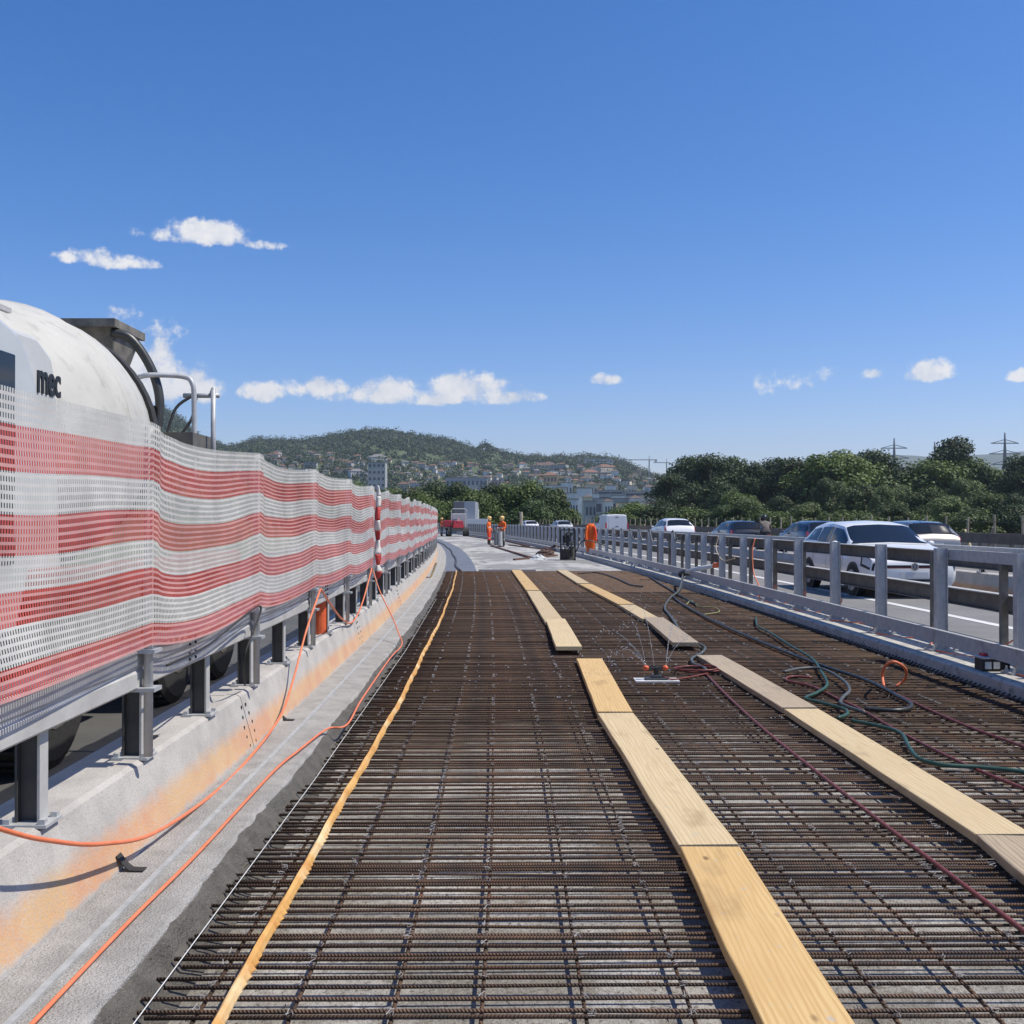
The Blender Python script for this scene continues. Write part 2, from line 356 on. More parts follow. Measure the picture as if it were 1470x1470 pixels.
# ------------------------------------------------------------------ reinforcement
REB = bpy.data.materials.new('ribbed_rebar'); REB.use_nodes = True
nt = REB.node_tree; n, l = nt.nodes, nt.links; b = n['Principled BSDF']; tcn = n.new('ShaderNodeTexCoord')
oi = n.new('ShaderNodeObjectInfo')
c = mixc_(mr(nn(7, 4), .4, .62), (.066, .046, .034), (.120, .070, .042))
c = mixc_(mr(nn(1.3, 3), .60, .72), c, (.17, .075, .035))
h = n.new('ShaderNodeHueSaturation'); l.new(c, h.inputs['Color']); l.new(mr(oi.outputs['Random'], 0, 1, .6, 1.45), h.inputs['Value'])
l.new(h.outputs[0], b.inputs['Base Color']); b.inputs['Roughness'].default_value = .6; b.inputs['Specular IOR Level'].default_value = .25
wv = n.new('ShaderNodeTexWave'); wv.bands_direction = 'DIAGONAL'; wv.inputs['Scale'].default_value = 32; wv.inputs['Distortion'].default_value = 0
q = n.new('ShaderNodeMapping'); q.inputs['Scale'].default_value = (1.6, .8, .8); l.new(tcn.outputs['Object'], q.inputs[0]); l.new(q.outputs[0], wv.inputs['Vector'])
bp = n.new('ShaderNodeBump'); bp.inputs['Strength'].default_value = .9; bp.inputs['Distance'].default_value = .004; l.new(wv.outputs['Fac'], bp.inputs['Height']); l.new(bp.outputs[0], b.inputs['Normal'])
matroot = thing('reinforcement_mat', 'dark rusty ribbed steel reinforcement mat tied over the bridge deck', 'rebar mat', P(3, 1.5, -.03))
barm = []
for v in range(4):
    mb = MB(); ln = 5.52 + .03*v
    pts = [(x*ln/8, rnd.uniform(-.006, .006), rnd.uniform(-.003, .003)) for x in range(9)]
    o = mb.tube(pts, .0072 if v < 3 else .006, 8).build('rebar', REB, None, smooth=True); barm.append(o.data); bpy.data.objects.remove(o)
s = 2.75; BS = []
while s < 31.1:
    BS.append(s)
    u = rnd.random()
    s += rnd.uniform(.026, .04) if u < .18 else rnd.uniform(.056, .092)
ml = matroot.location
far = MB()
for i, s in enumerate(BS):
    t0 = -1.155 + rnd.uniform(-.035, .035); rz = head(s)*.9 + rnd.uniform(-.0035, .0035)
    if i < 296:
        o = bpy.data.objects.new('rebar', barm[i % 4] if rnd.random() < .7 else barm[rnd.randrange(4)]); col.objects.link(o); o.parent = matroot
        o.location = Vector(P(s, t0, rnd.uniform(-.002, .002))) - ml; o.rotation_euler = (rnd.uniform(0, 6.28), 0, rz)
    else:
        a = Vector(P(s, t0, 0)); far.tube([a, a + Vector((5.53*math.cos(rz), 5.53*math.sin(rz), 0))], .0075, 6)
if far.v: far.build('distant_rebars', REB, matroot, smooth=True)['kind'] = 'stuff'
LT = []
t = -.98
while t < 4.4: LT.append(t); t += .315 + rnd.uniform(-.03, .03)
for t in LT:
    w = rnd.uniform(0, 6)
    MB().tube([P(s, t + .012*math.sin(s*.8+w), -.0155) for s in srange(2.7, 31.1)], .0072, 6).build('lengthwise_rebar', REB, matroot, smooth=True)
TIE = mat('bright_tie_wire', (.26, .25, .24), None, rough=.7)
tie = MB()
for t in LT:
    for s in BS:
        if rnd.random() < (.42 if s < 9 else .26):
            c0 = Vector(P(s, t, .009)); a = rnd.uniform(0, 6.28); rr = .013
            pts = [c0 + Vector((math.cos(a+k*1.1)*rr, math.sin(a+k*1.1)*rr*1.2, .003+.004*math.sin(k*2.1))) for k in range(5)]
            pts.append(c0 + Vector((math.cos(a+2)*.02, math.sin(a+2)*.02, .012)))
            tie.tube(pts, .0016 if s < 10 else .0026, 3, cap=False)
tie.build('tie_wires', TIE, matroot)['kind'] = 'stuff'
# spacer chain at the foot of the kerb
sp = MB()
for k in range(150):
    s = 6 + k*.09; sp.tube([P(s, 4.40, -.06), P(s, 4.405, .012), P(s, 4.44, .03)], .008, 5)
sp.tube([P(s, 4.405, .012) for s in srange(6, 19.5)], .007, 5)
sp.build('starter_bars', REB, matroot, smooth=True)['kind'] = 'stuff'

# scalloped edging strip
STRIP = mat('yellow_foam_strip', (.62, .36, .11), (.50, .24, .06), 5, .7, c3=(.70, .52, .28), s3=4, f3=(.5, .7))
mb = MB(); rings = []; s = 2.3; k = 0
while s < 31:
    f = (k % 4)/4; sc = .016*f*(.6+.5*math.sin(s*13)) if s < 14 else .004*f
    wob = .008*math.sin(s*.9) + .004*math.sin(s*3.1); hw = .0135
    rings.append([P(s, -.88-hw+wob, .010), P(s, -.88-hw+wob, .036), P(s, -.88-.006+wob, .044 + .006*math.sin(s*9)), P(s, -.88+hw*.6+wob, .036), P(s, -.88+hw+sc+wob, .018 - .006*f), P(s, -.88+hw+sc*.7+wob, .010)])
    s += .014 if s < 14 else .06; k += 1
tag(mb.loft(rings).build('edging_strip', STRIP), 'ochre scalloped edging strip lying along the steel mat', 'edging strip')
tag(MB().tube([P(s, -.72 - .16*min(1, (s-31)/4) + .03*math.sin(s*.5), .004) for s in srange(31.2, 95)], .03, 6).build('hose_on_bitumen', HOSEB, smooth=True), 'dark hose curving along the grey bituminous strip', 'hose')
tag(MB().tube([P(2.4, -1.13, .03), P(6, -1.12, .026), P(12, -1.11, .024), P(20, -1.12, .024)], .0017, 5).build('string_line', mat('white_string', (.7,.7,.68), None, rough=.8)), 'thin white setting-out string stretched over the bar ends', 'string line')

# ------------------------------------------------------------------ planks
def plank(p0, p1, w, m, label, thick=.045, z0=.0105, z1=None, ragged=0):
    a, b2 = Vector(p0), Vector(p1); d = (b2-a); ln = d.length; d.normalize()
    mb = MB(); seg = 8; rr = random.Random(hash(label) % 999)
    rings = []
    for k in range(seg+1):
        y = ln*k/seg; bow = .0015*math.sin(k*.9+ln)
        e = rr.uniform(-.003, .003)
        rings.append([(-w/2+e+bow, y, 0), (w/2+bow, y, 0), (w/2+bow, y, thick-.003), (w/2-.004+bow, y, thick), (-w/2+.004+e+bow, y, thick), (-w/2+e+bow, y, thick-.003)])
    mb.loft(rings)
    o = mb.build('plank', m, None, local=True)
    zz = z0 if z1 is None else z1
    o.location = (a.x, a.y, z0); o.rotation_euler = (math.asin((zz-z0)/ln), 0, math.atan2(-d.x, d.y))
    return tag(o, label, 'plank', 'timber planks laid on the steel mat')
def pk(x, y): q = G(x, y, .055); return (q[0], q[1], 0)
plank(pk(1178,1500), pk(1018,1214), .275, WOODY, 'ochre grained plank, end plank of the middle walkway row', z0=.0105)
plank(pk(1017,1211), pk(884,1023), .275, WOODP, 'pale knotty plank between two others in the middle walkway row')
plank(pk(883,1021), pk(846,945), .275, WOODY, 'short yellow plank whose end stops beside the lawn sprinkler')
plank(pk(817,934), pk(797,888), .30, WOODP, 'pale plank overlapping the next one with its splintered edge', z0=.060, z1=.012)
plank(pk(797,893), pk(766,848), .29, WOODP, 'pale plank second from the white edge board in the middle row')
plank(pk(765,847), pk(741,818), .29, WOODY, 'yellow plank touching the white edge board in the middle row')
plank(pk(1570,1300), pk(1443,1198), .27, WOODG, 'greyish plank at the end of the row beside the red hose')
plank(pk(1440,1196), pk(1150,1017), .275, WOODP, 'long pale plank crossed by no hose, beside the green hose')
plank(pk(1148,1015), pk(1018,940), .285, WOODG, 'wet grey-brown plank beside the coiled red hose')
plank(pk(985,928), pk(938,886), .31, WOODG, 'dry grey-beige plank overlapping the row, grey hose at its tip', z0=.060, z1=.012)
plank(pk(935,888), pk(900,868), .29, WOODP, 'cream plank partly under the overlapping grey-beige plank')
plank(pk(899,867), pk(840,838), .29, WOODY, 'long yellow plank in the row nearer the guard rail')
plank(pk(838,837), pk(806,818), .29, WOODP, 'whitish plank reaching the patched concrete near the black pump unit')
eb = MB(); eb.bar(P(31.25, -.2, .03), P(31.25, 1.55, .03), .07, .05)
tag(eb.build('edge_board', mat('white_board', (.62,.58,.50), (.5,.46,.4), 6, .8)), 'white board across the end of the steel mat', 'board')

# ------------------------------------------------------------------ left barrier
BARC = bpy.data.materials.new('painted_barrier_concrete'); BARC.use_nodes = True
nt = BARC.node_tree; n, l = nt.nodes, nt.links; b = n['Principled BSDF']; tcn = n.new('ShaderNodeTexCoord'); sx = n.new('ShaderNodeSeparateXYZ'); l.new(tcn.outputs['Object'], sx.inputs[0])
c = mixc_(mr(nn(4, 5), .4, .65), (.47, .445, .41), (.37, .35, .325)); c = mixc_(mr(nn(130, 3), .55, .7), c, (.27, .25, .225))
ma = n.new('ShaderNodeMath'); ma.operation = 'MULTIPLY_ADD'; l.new(nn(12, 6), ma.inputs[0]); ma.inputs[1].default_value = .09; l.new(sx.outputs[2], ma.inputs[2])
up_ = mr(ma.outputs[0], .335, .255); lo_ = mr(ma.outputs[0], .135, .165)
mu = n.new('ShaderNodeMath'); mu.operation = 'MULTIPLY'; l.new(up_, mu.inputs[0]); l.new(lo_, mu.inputs[1])
mv = n.new('ShaderNodeMath'); mv.operation = 'MULTIPLY'; l.new(mu.outputs[0], mv.inputs[0]); l.new(mr(nn(90, 4), .36, .62, .92, .45), mv.inputs[1])
c = mixc_(mv.outputs[0], c, mixc_(mr(nn(2.5, 3), .4, .6), (.60, .27, .11), (.62, .36, .14)))
l.new(c, b.inputs['Base Color']); b.inputs['Roughness'].default_value = .85
bp = n.new('ShaderNodeBump'); bp.inputs['Strength'].default_value = .5; bp.inputs['Distance'].default_value = .01; l.new(nn(90, 6), bp.inputs['Height']); l.new(bp.outputs[0], b.inputs['Normal'])
def barrier(name, label, tf, sgn, a, b_, near, zroad, post_step, nposts=290):
    """concrete upstand with H posts and a box beam; tf = foot of the face, sgn = side it faces"""
    root = thing(name, label, 'barrier', P(max(a, 0), tf, 0))
    s = a; k = 0
    prof = [(0,0.0),(-.012*1,.10),(-.10,.415),(-.125,.43),(-.19,.432),(-.2,.425),(-.40,.425),(-.43,.0)]
    while s < b_:
        e = min(b_, s + (5.4 if s < 45 else 20))
        sweep([(tf + sgn*q, z + zroad) for q, z in prof][::1 if sgn > 0 else -1], s, e-.012).build('concrete_base', BARC, root); s = e
    s = near
    hp = MB()
    for (x0,x1,y0,y1) in ((-.046,-.037,-.035,.035),(-.037,.036,-.006,.006)): hp.box(x0,x1,y0,y1,.012,.42)
    fl = MB().box(.0362,.046,-.035,.035,.012,.42)  # separate flange in paler steel, its sunlit side put into the colour
    bpz = MB().box(-.085,.085,-.07,.07,0,.012)
    for qx in (-.065,.065):
        for qy in (-.05,.05): bpz.box(qx-.012,qx+.012,qy-.012,qy+.012,.012,.03)
    pm = None; pts = []
    k = 0
    while s < b_ and k < nposts:
        if pm is None:
            po = hp.build('post', POSTM, root, local=True); pl = bpz.build('base_plate', STEEL, po, local=True); fo_ = fl.build('lit_flange', STEELW, po, local=True); pm = (po.data, pl.data, fo_.data)
        else:
            po = bpy.data.objects.new('post', pm[0]); col.objects.link(po); po.parent = root
            pl = bpy.data.objects.new('base_plate', pm[1]); col.objects.link(pl); pl.parent = po
            pl = bpy.data.objects.new('lit_flange', pm[2]); col.objects.link(pl); pl.parent = po
        po.location = Vector(P(s, tf - sgn*.165 if False else tf + sgn*(-.165), .426 + zroad)) - root.location
        po.rotation_euler = (0, 0, head(s) + (0 if sgn > 0 else math.pi))
        s += post_step; k += 1
    s = a
    while s < b_:
        e = min(b_, s + (4.28 if s < 45 else 20))
        sweep([(tf + sgn*q, z + zroad) for q, z in [(-.215,.78),(-.085,.78),(-.075,.79),(-.075,.855),(-.083,.865),(-.083,.875),(-.075,.885),(-.075,.95),(-.085,.96),(-.215,.96)]][::1 if sgn > 0 else -1], s, e-.008).build('beam', STEELW, root)
        if s < 30:
            jb = MB()
            for zz in (.815,.845,.895,.925):
                for ds in (-.05,.05): q = P(e+ds, tf - sgn*.073, zz + zroad); jb.sphere(q, .009, 6, 4)
            jb.build('joint_bolts', DARK, root)['kind'] = 'stuff'
        s = e
    return root
POSTM = mat('shaded_steel_post', (.055, .055, .055), (.09, .087, .083), 8, .55, .3)  # near-black tone paints the shade on the post webs
lb = barrier('guard_barrier', 'grey concrete guard barrier with orange stripe, steel posts and beam below the net', -1.60, 1, 1.2, 110, 2.75, 0, 1.06, 90)
# dowel holes at the joints, drain slot
hol = MB()
for sj in (6.6, 12.0, 17.4):
    for k in range(5):
        for ds in (-.075, .075): q = P(sj + ds*(1+.4*math.sin(k)), -1.607-.012-.088*(k*.055)/.315, .115+k*.06); hol.sphere(q, .011, 6, 4, (.5,1,1.3))
hol.build('dowel_holes', DARK, lb)['kind'] = 'stuff'
MB().add([P(5.05,-1.86,.428+.0),P(5.35,-1.86,.428),P(5.35,-1.80,.4345),P(5.05,-1.80,.4345)], [(0,1,2,3)]).build('slot', DARK, lb)
# tubes and net
NPOST = [2.62 + 2.08*k for k in range(40)]
for i, s in enumerate(NPOST):
    r_ = thing('net_pole', 'slim galvanised tube clamped to the barrier beam holding up the net', 'pole', P(s, -1.64, .47), 0, 'tubes carrying the safety net')
    MB().tube([P(s,-1.64,.47), P(s,-1.64,1.985)], .021, 10).build('tube', STEELW, r_, smooth=True)
    if s < 40:
        MB().box(-.13,.045,-.05,.05,.30,.318).box(-.13,.045,-.05,.05,.475,.493).box(-.025,-.005,.03,.045,.30,.493).build('clamp', STEEL, r_, local=True)
NETM = bpy.data.materials.new('striped_net'); NETM.use_nodes = True
nt = NETM.node_tree; n, l = nt.nodes, nt.links; b = n['Principled BSDF']; tcn = n.new('ShaderNodeTexCoord')
uvn = n.new('ShaderNodeUVMap'); su = n.new('ShaderNodeSeparateXYZ'); l.new(uvn.outputs[0], su.inputs[0])
def mm(op, a, b_=None, c_=None, cl=False):
    q = n.new('ShaderNodeMath'); q.operation = op; q.use_clamp = cl
    for i, v in enumerate((a, b_, c_)):
        if v is None: continue
        if isinstance(v, (int, float)): q.inputs[i].default_value = v
        else: l.new(v, q.inputs[i])
    return q.outputs[0]
ramp = n.new('ShaderNodeValToRGB'); ramp.color_ramp.interpolation = 'CONSTANT'
l.new(su.outputs[1], ramp.inputs[0])
WH, RD = (.72, .71, .65, 1), (.70, .125, .10, 1)
stops = [0, .095, .225, .345, .475, .61, .745, .885]   # from the bottom: red, white ...
e = ramp.color_ramp.elements; e[0].position = 0; e[0].color = RD; e[1].position = stops[1]; e[1].color = WH
for k, p_ in enumerate(stops[2:]): q = e.new(p_); q.color = RD if k % 2 == 0 else WH
fu = mm('FRACT', mm('MULTIPLY', su.outputs[0], 1/.0185)); fv = mm('FRACT', mm('MULTIPLY', su.outputs[1], 37.))
vst = mm('LESS_THAN', fu, .63); hst = mm('LESS_THAN', fv, .40)
solid = mm('MAXIMUM', vst, hst)
pale = n.new('ShaderNodeMix'); pale.data_type = 'RGBA'; l.new(mm('MULTIPLY', hst, .42), pale.inputs[0]); l.new(ramp.outputs[0], pale.inputs[6]); pale.inputs[7].default_value = (.84, .77, .72, 1)
dirt = mixc_(mr(nn(2.2, 5), .35, .7), pale.outputs[2], pale.outputs[2])
hsv_ = n.new('ShaderNodeHueSaturation'); l.new(dirt, hsv_.inputs['Color']); l.new(mr(nn(3, 5), .3, .7, .74, 1.08), hsv_.inputs['Value'])
l.new(hsv_.outputs[0], b.inputs['Base Color']); b.inputs['Roughness'].default_value = .6
trl = n.new('ShaderNodeBsdfTranslucent'); l.new(hsv_.outputs[0], trl.inputs[0])
ms = n.new('ShaderNodeMixShader'); ms.inputs[0].default_value = .3; l.new(b.outputs[0], ms.inputs[1]); l.new(trl.outputs[0], ms.inputs[2])
tp = n.new('ShaderNodeBsdfTransparent'); m2 = n.new('ShaderNodeMixShader'); l.new(solid, m2.inputs[0]); l.new(tp.outputs[0], m2.inputs[1]); l.new(ms.outputs[0], m2.inputs[2])
l.new(m2.outputs[0], n['Material Output'].inputs[0])
def net(name, off, label, a, b_, seed):
    rr = random.Random(seed); vs = []; uv = []; fs = []; NV = 22
    bays = {}
    s = a; ss = []
    while s < b_: ss.append(s); s += .075 if s < 20 else .2
    for s in ss:
        k = math.floor((s-2.62)/2.08); f = (s-2.62)/2.08 - k
        if k not in bays: bays[k] = (rr.uniform(.45, 1.35), rr.uniform(.4, 1.4), rr.uniform(-.04, .04), rr.uniform(0, 6))
        if k == 0 or k == -1: bays[k] = (.55, .8, .03, 1.)
        A, B, C_, ph = bays[k]
        bul = math.sin(math.pi*f**.62)                     # quick drop after each tube
        dip = math.exp(-min(f, 1-f)*9)
        for j in range(NV+1):
            v = j/NV
            z = .985 + v*1.01
            z += -.085*A*bul*(.40 + .60*v - .25*v*v*v) + C_*bul*.5*v + .010*math.sin(s*5.3+v*6+ph)*v*(1-v)*2
            z += .012*math.sin(7*v+ph)*bul
            t = -1.608 + off - .075*B*bul*v*(1.2-v) + .03*B*bul*(1-v)**2 + .018*dip*math.cos(f*40)*v + .010*math.sin(v*9+ph+f*3)*bul
            vs.append(P(s, t, z)); uv.append((s, v))
    n_ = NV+1
    for i in range(len(ss)-1):
        for j in range(NV): fs.append((i*n_+j, (i+1)*n_+j, (i+1)*n_+j+1, i*n_+j+1))
    me = bpy.data.meshes.new(name); me.from_pydata(vs, [], fs); me.update()
    ul = me.uv_layers.new(name='UVMap')
    for lp in me.loops: ul.data[lp.index].uv = uv[lp.vertex_index]
    for p_ in me.polygons: p_.use_smooth = True
    me.materials.append(NETM); o = bpy.data.objects.new(name, me); col.objects.link(o)
    return tag(o, label, 'safety net')
net('safety_net', 0, 'long red and white striped plastic safety net on the barrier tubes', .9, 13.06, 5)
net('safety_net', .0, 'red and white striped safety net continuing beyond the knotted bundle', 13.14, 84, 6)
# knotted end of the net
rt = thing('net_bundle', 'gathered end of the striped net hanging as a knotted bundle', 'net bundle', P(13.1, -1.58, .95))
segs = [(2.0,.02,WHM:=mat('net_white', (.70,.69,.64), (.5,.49,.45), 14, .7)),(1.86,.05,WHM),(1.72,.045,NR:=mat('net_red', (.55,.06,.05), (.35,.04,.035), 14, .7)),(1.55,.05,WHM),(1.42,.06,NR),(1.30,.05,WHM),(1.12,.085,NR),(.98,.03,WHM),(.90,.075,NR),(.80,.02,NR)]
for k in range(len(segs)-1):
    z0, r0, m0 = segs[k]; z1, r1, _ = segs[k+1]; mb = MB(); rings = []
    for j in range(7):
        f = j/6; z = z0+(z1-z0)*f; r = (r0+(r1-r0)*f)*.55 + .003*math.sin(math.pi*f)
        rings.append([P(13.1 + math.sin(a*.785)*r*(1+.45*math.sin(3*a+z*9)) + .02*math.sin(z*11), -1.555 + math.cos(a*.785)*r*(1+.4*math.cos(2*a+z*7)), z) for a in range(8)])
    mb.loft(rings).build('net_fold', m0, rt, smooth=True)
# cables along the left side
def hose(name, pts, r, m, label, cat='hose', sub=8):
    if cat == 'hose' and r > .02: r *= .6
    return tag(MB().tube(crom(pts, sub), r, 8).build(name, m, None, smooth=True), label, cat)
def LT_(lst): return [L(x, y, t) for x, y, t in lst]
hose('orange_cable', [L(-160,1135,-1.62), L(0,1188,-1.585), L(70,1205,-1.56), L(150,1210,-1.55), L(232,1190,-1.56), L(330,1118,-1.565), L(398,1036,-1.57), L(420,980,-1.60), L(440,905,-1.585), L(460,846,-1.57)], .0085, ORANGE, 'orange cable hanging from the beam and looping along the barrier foot', 'cable')
hose('orange_cable', [G(20,1500,.102), G(55,1460,.102), G(190,1318,.102), G(290,1218,.102), G(392,1108,.102), G(430,1076,.102), G(470,1046,.1), G(498,1040,.098), G(520,1003,.095), G(560,945,.10), G(577,925,.105), AT(572,908,12.3), AT(563,885,12.6), AT(546,850,12.9), AT(533,812,13.05)], .0075, ORANGE, 'orange cable lying on the concrete ledge and rising to the net bundle', 'cable')
hose('orange_cable', [L(461,846,-1.565), L(478,872,-1.60), L(492,889,-1.66), L(506,893,-1.66), L(520,866,-1.62), L(534,815,-1.57)], .009, ORANGE, 'orange cable drooping past the orange tube to the net bundle', 'cable')
hose('black_cable', [L(352,983,-1.7), L(352,940,-1.60), L(374,870,-1.57), L(300,925,-1.57), L(240,955,-1.57)], .006, RUB, 'thin black cable hanging under the edge of the net', 'cable')
ot = thing('orange_tube', 'short orange plastic tube standing on the barrier concrete', 'tube', P(10.15, -1.80, .43))
MB().tube([P(10.15,-1.80,.43), P(10.15,-1.80,.76)], .066, 16).build('tube_wall', ORT, ot, smooth=False)
MB().tube([P(10.15,-1.80,.74), P(10.15,-1.80,.775)], .070, 16).build('rim', ORT, ot)
ot2 = copy_tree(ot); ot2.location = P(25.5, -1.79, .43); ot2['label'] = 'orange plastic tube on the barrier farther along by the leaning board'
for (x, y) in ((172,1250),(402,1034),(462,958),(486,918)):
    p_ = Vector(G(x, y, .09)); mb = MB(); rings = []
    for k in range(7):
        f = k/6; rings.append([(p_.x-.01+.11*(1-f), p_.y+.05*a, p_.z+.004+.05*max(0, f-.45)**1.5*3) for a in (0, 1)])
    mb.loft(rings, cap=False, closed=False); o = mb.build('membrane_flap', RUB)
    o.modifiers.new('s', 'SOLIDIFY').thickness = .004
    tag(o, 'curled black membrane flap sticking up from the concrete ledge', 'flap', 'membrane flaps on the ledge')
tag(MB().obox(P(26.3,-1.42,.28), (.03,.5,.42), Matrix.Rotation(.35,3,'Y')).build('leaning_board', WOODP), 'pale board leaning against the barrier foot', 'board')

# ------------------------------------------------------------------ right double guard rail
gr = thing('guard_rail', 'double steel guard rail with grey front posts on the kerb', 'guard rail', P(11.2, 4.85, .12))
fp = MB().box(-.062,.062,-.005,.005,.02,1.12).box(-.062,-.054,-.03,-.0052,.02,1.12).box(.054,.062,-.03,-.0052,.02,1.12).box(-.062,-.054,.0052,.05,.02,1.12).box(.054,.062,.0052,.05,.02,1.12)
fpm = fp.build('front_post', STEEL, None, local=True); FP = fpm.data; bpy.data.objects.remove(fpm)
pb = MB().box(-.15,.15,-.10,.10,.0015,.02)
for qx in (-.115,.115):
    for qy in (-.07,.07): pb.tube([(qx,qy,.02),(qx,qy,.065)], .011, 6).tube([(qx,qy,.02),(qx,qy,.036)], .02, 6)
pbo = pb.build('base_plate', STEEL, None, local=True); PBm = pbo.data; bpy.data.objects.remove(pbo)
bpst = MB().box(-.036,.036,-.03,.03,-.06,1.04); o = bpst.build('back_post', STEELD, None, local=True); BPm = o.data; bpy.data.objects.remove(o)
s = 11.24 - 1.72*3; k = 0
while s < 150:
    o = bpy.data.objects.new('front_post', FP); col.objects.link(o); o.parent = gr; o.location = Vector(P(s, 4.83, .125)) - gr.location; o.rotation_euler = (0, 0, head(s))
    q = bpy.data.objects.new('base_plate', PBm); col.objects.link(q); q.parent = o
    o = bpy.data.objects.new('back_post', BPm); col.objects.link(o); o.parent = gr; o.location = Vector(P(s-.35, 5.34, .125)) - gr.location; o.rotation_euler = (0, 0, head(s))
    s += 1.72; k += 1
def rail(name, prof, a, b_, m, step=6.88):
    s = a
    while s < b_:
        e = min(b_, s+step); sweep(prof, s, e-.008).build(name, m, gr); s = e
rail('lower_beam', [(4.60,.25),(4.655,.25),(4.655,.395),(4.60,.395)], 4, 150, STEEL)
def chan(t0, z0, z1):                                   # C channel, open towards the deck
    return [(t0,z0),(t0+.09,z0),(t0+.09,z1),(t0,z1),(t0,z1-.012),(t0+.08,z1-.012),(t0+.08,z0+.012),(t0,z0+.012)]
rail('top_beam', chan(5.40, 1.0, 1.17), 4, 150, STEELD)  # dark steel stands in for shade on the backs of these beams
rail('middle_beam', chan(5.40, .55, .74), 4, 150, STEELD)
rail('front_top_beam', [(4.90,1.12),(4.945,1.12),(4.945,1.235),(4.90,1.235)], 4, 11.34, STEEL)
rail('lit_top_strip', [(5.38,1.172),(5.492,1.172),(5.492,1.182),(5.38,1.182)], 4, 150, STEELW)  # pale strips added to paint the sunlit top edges of both channels
rail('lit_top_strip', [(5.38,.742),(5.492,.742),(5.492,.752),(5.38,.752)], 4, 150, STEELW)
br = MB()
s = 6
while s < 60: br.bar(P(s,5.44,.56), P(s,5.44,.74), .02); br.bar(P(s,5.44,1.0), P(s,5.44,1.17), .02); s += 1.72
br.build('beam_stiffeners', STEELD, gr)['kind'] = 'stuff'
# orange cable on kerb
pts = []
s = 7.2
while s < 20:
    pts += [P(s,4.98,.14), P(s+.45,4.86-.12,.135), P(s+.85,4.80,.14), P(s+1.25,5.02,.15)]
    if rnd.random() < .4: pts.append(P(s+1.4,5.2,.36))
    s += 1.72
hose('orange_cable', pts, .009, ORANGE, 'orange cable snaking between the guard rail feet on the kerb', 'cable')
hose('orange_cable', [P(18.9,4.80,1.22), P(18.85,4.74,1.0), P(18.7,4.72,.6), P(18.3,4.72,.35), P(18.1,4.66,.16)], .012, ORANGE, 'orange cable hung over the guard rail post by the grey nozzle', 'cable')
hose('pale_cable', [P(22,4.86,1.22), P(21.9,4.78,.95), P(21.3,4.78,.72), P(20.8,4.9,.78)], .012, mat('cream_cable', (.5,.40,.26), None, rough=.6), 'cream cable looped over the guard rail', 'cable')
for k, s in enumerate((30.2, 31.9, 33.6, 35.3, 37.1, 26.8)):
    tag(MB().tube(crom([P(s,4.80,1.24), P(s-.25,4.78,1.27), P(s-.5,4.78,1.05), P(s-.7,4.80,.85+.05*k)], 5), .022, 6).build('hanging_hose', HOSEY, smooth=True), 'grey hose end hooked over a guard rail post', 'hose', 'hose ends on the guard rail')
# battery-like box
bx = thing('control_box', 'small black and white electric box on the kerb', 'box', P(9.75, 4.66, .126))
MB().box(-.13,.13,-.09,.09,0,.115).build('case', DARK, bx, local=True, bevel=.008)
MB().box(-.135,.135,-.095,.095,.1152,.135).build('lid', mat('grey_lid', (.5,.52,.52), None, rough=.5), bx, local=True, bevel=.006)
MB().box(-.1,-.02,-.04,.06,.135,.165).build('red_cap', REDL, bx, local=True, bevel=.006)
MB().box(-.11,-.05,-.094,-.0905,.025,.09).box(-.03,.03,-.094,-.0905,.025,.09).build('sockets', REFL, bx, local=True)
# ------------------------------------------------------------------ hoses on the deck
def GH(l_, z=.03): return [G(x, y, z) for x, y in l_]
hose('red_hose', GH([(1012,966),(1045,1000),(1100,1050),(1190,1122),(1280,1192),(1380,1268),(1470,1337),(1600,1440)], .02), .011, HOSER, 'dark red hose running from the sprinkler coil between the plank rows')
hose('grey_hose', [P(24,4.50,.30), G(975,846,.16), G(962,858,.05), G(954,872,.03), G(962,884,.03), G(974,902,.03)], .03, HOSEY, 'thick grey hose dropping from the kerb nozzle to the planks')
hose('grey_hose', GH([(1004,924),(1012,930),(1006,938),(993,945),(996,953),(1008,957),(1016,964)], .04), .028, HOSEY, 'grey hose kinked between the plank tips')
hose('black_hose', [P(23.9,4.48,.28), G(978,845,.14)] + GH([(968,858),(1010,884),(1070,912),(1165,950),(1240,975),(1290,1000),(1308,1012),(1290,1019),(1240,1017)], .035), .030, HOSEB, 'long thick black hose lying from the kerb nozzle across the steel mat')
hose('green_hose', GH([(1085,886),(1087,898),(1105,908),(1135,927),(1165,945),(1177,962),(1187,982),(1172,994),(1156,1002),(1185,1010),(1212,1018),(1215,1025),(1202,1030)], .045), .024, HOSEG, 'green hose twisting towards the long pale plank')
hose('green_hose', GH([(1222,1034),(1262,1042),(1292,1052),(1304,1072),(1318,1088),(1350,1097),(1410,1101),(1475,1108),(1600,1125)], .035), .024, HOSEG, 'dark green hose leading away past the long pale plank')
hose('grey_hose', GH([(1125,964),(1150,959),(1180,960),(1208,975),(1219,990),(1210,1000),(1206,1008),(1216,1014),(1240,1022)], .06), .025, HOSEY, 'grey hose looping over the green hose')
hose('red_hose', [G(1268,985,.03), G(1266,968,.12), G(1271,955,.28), G(1284,950,.33), G(1299,960,.25), G(1298,975,.10), G(1285,985,.03)], .013, ORANGE, 'orange hose loop standing up from the steel mat')
hose('red_hose', GH([(1262,984),(1300,1003),(1345,1024),(1400,1047),(1470,1072),(1560,1105)], .02), .012, HOSER, 'dark red hose running from the standing loop along the kerb')
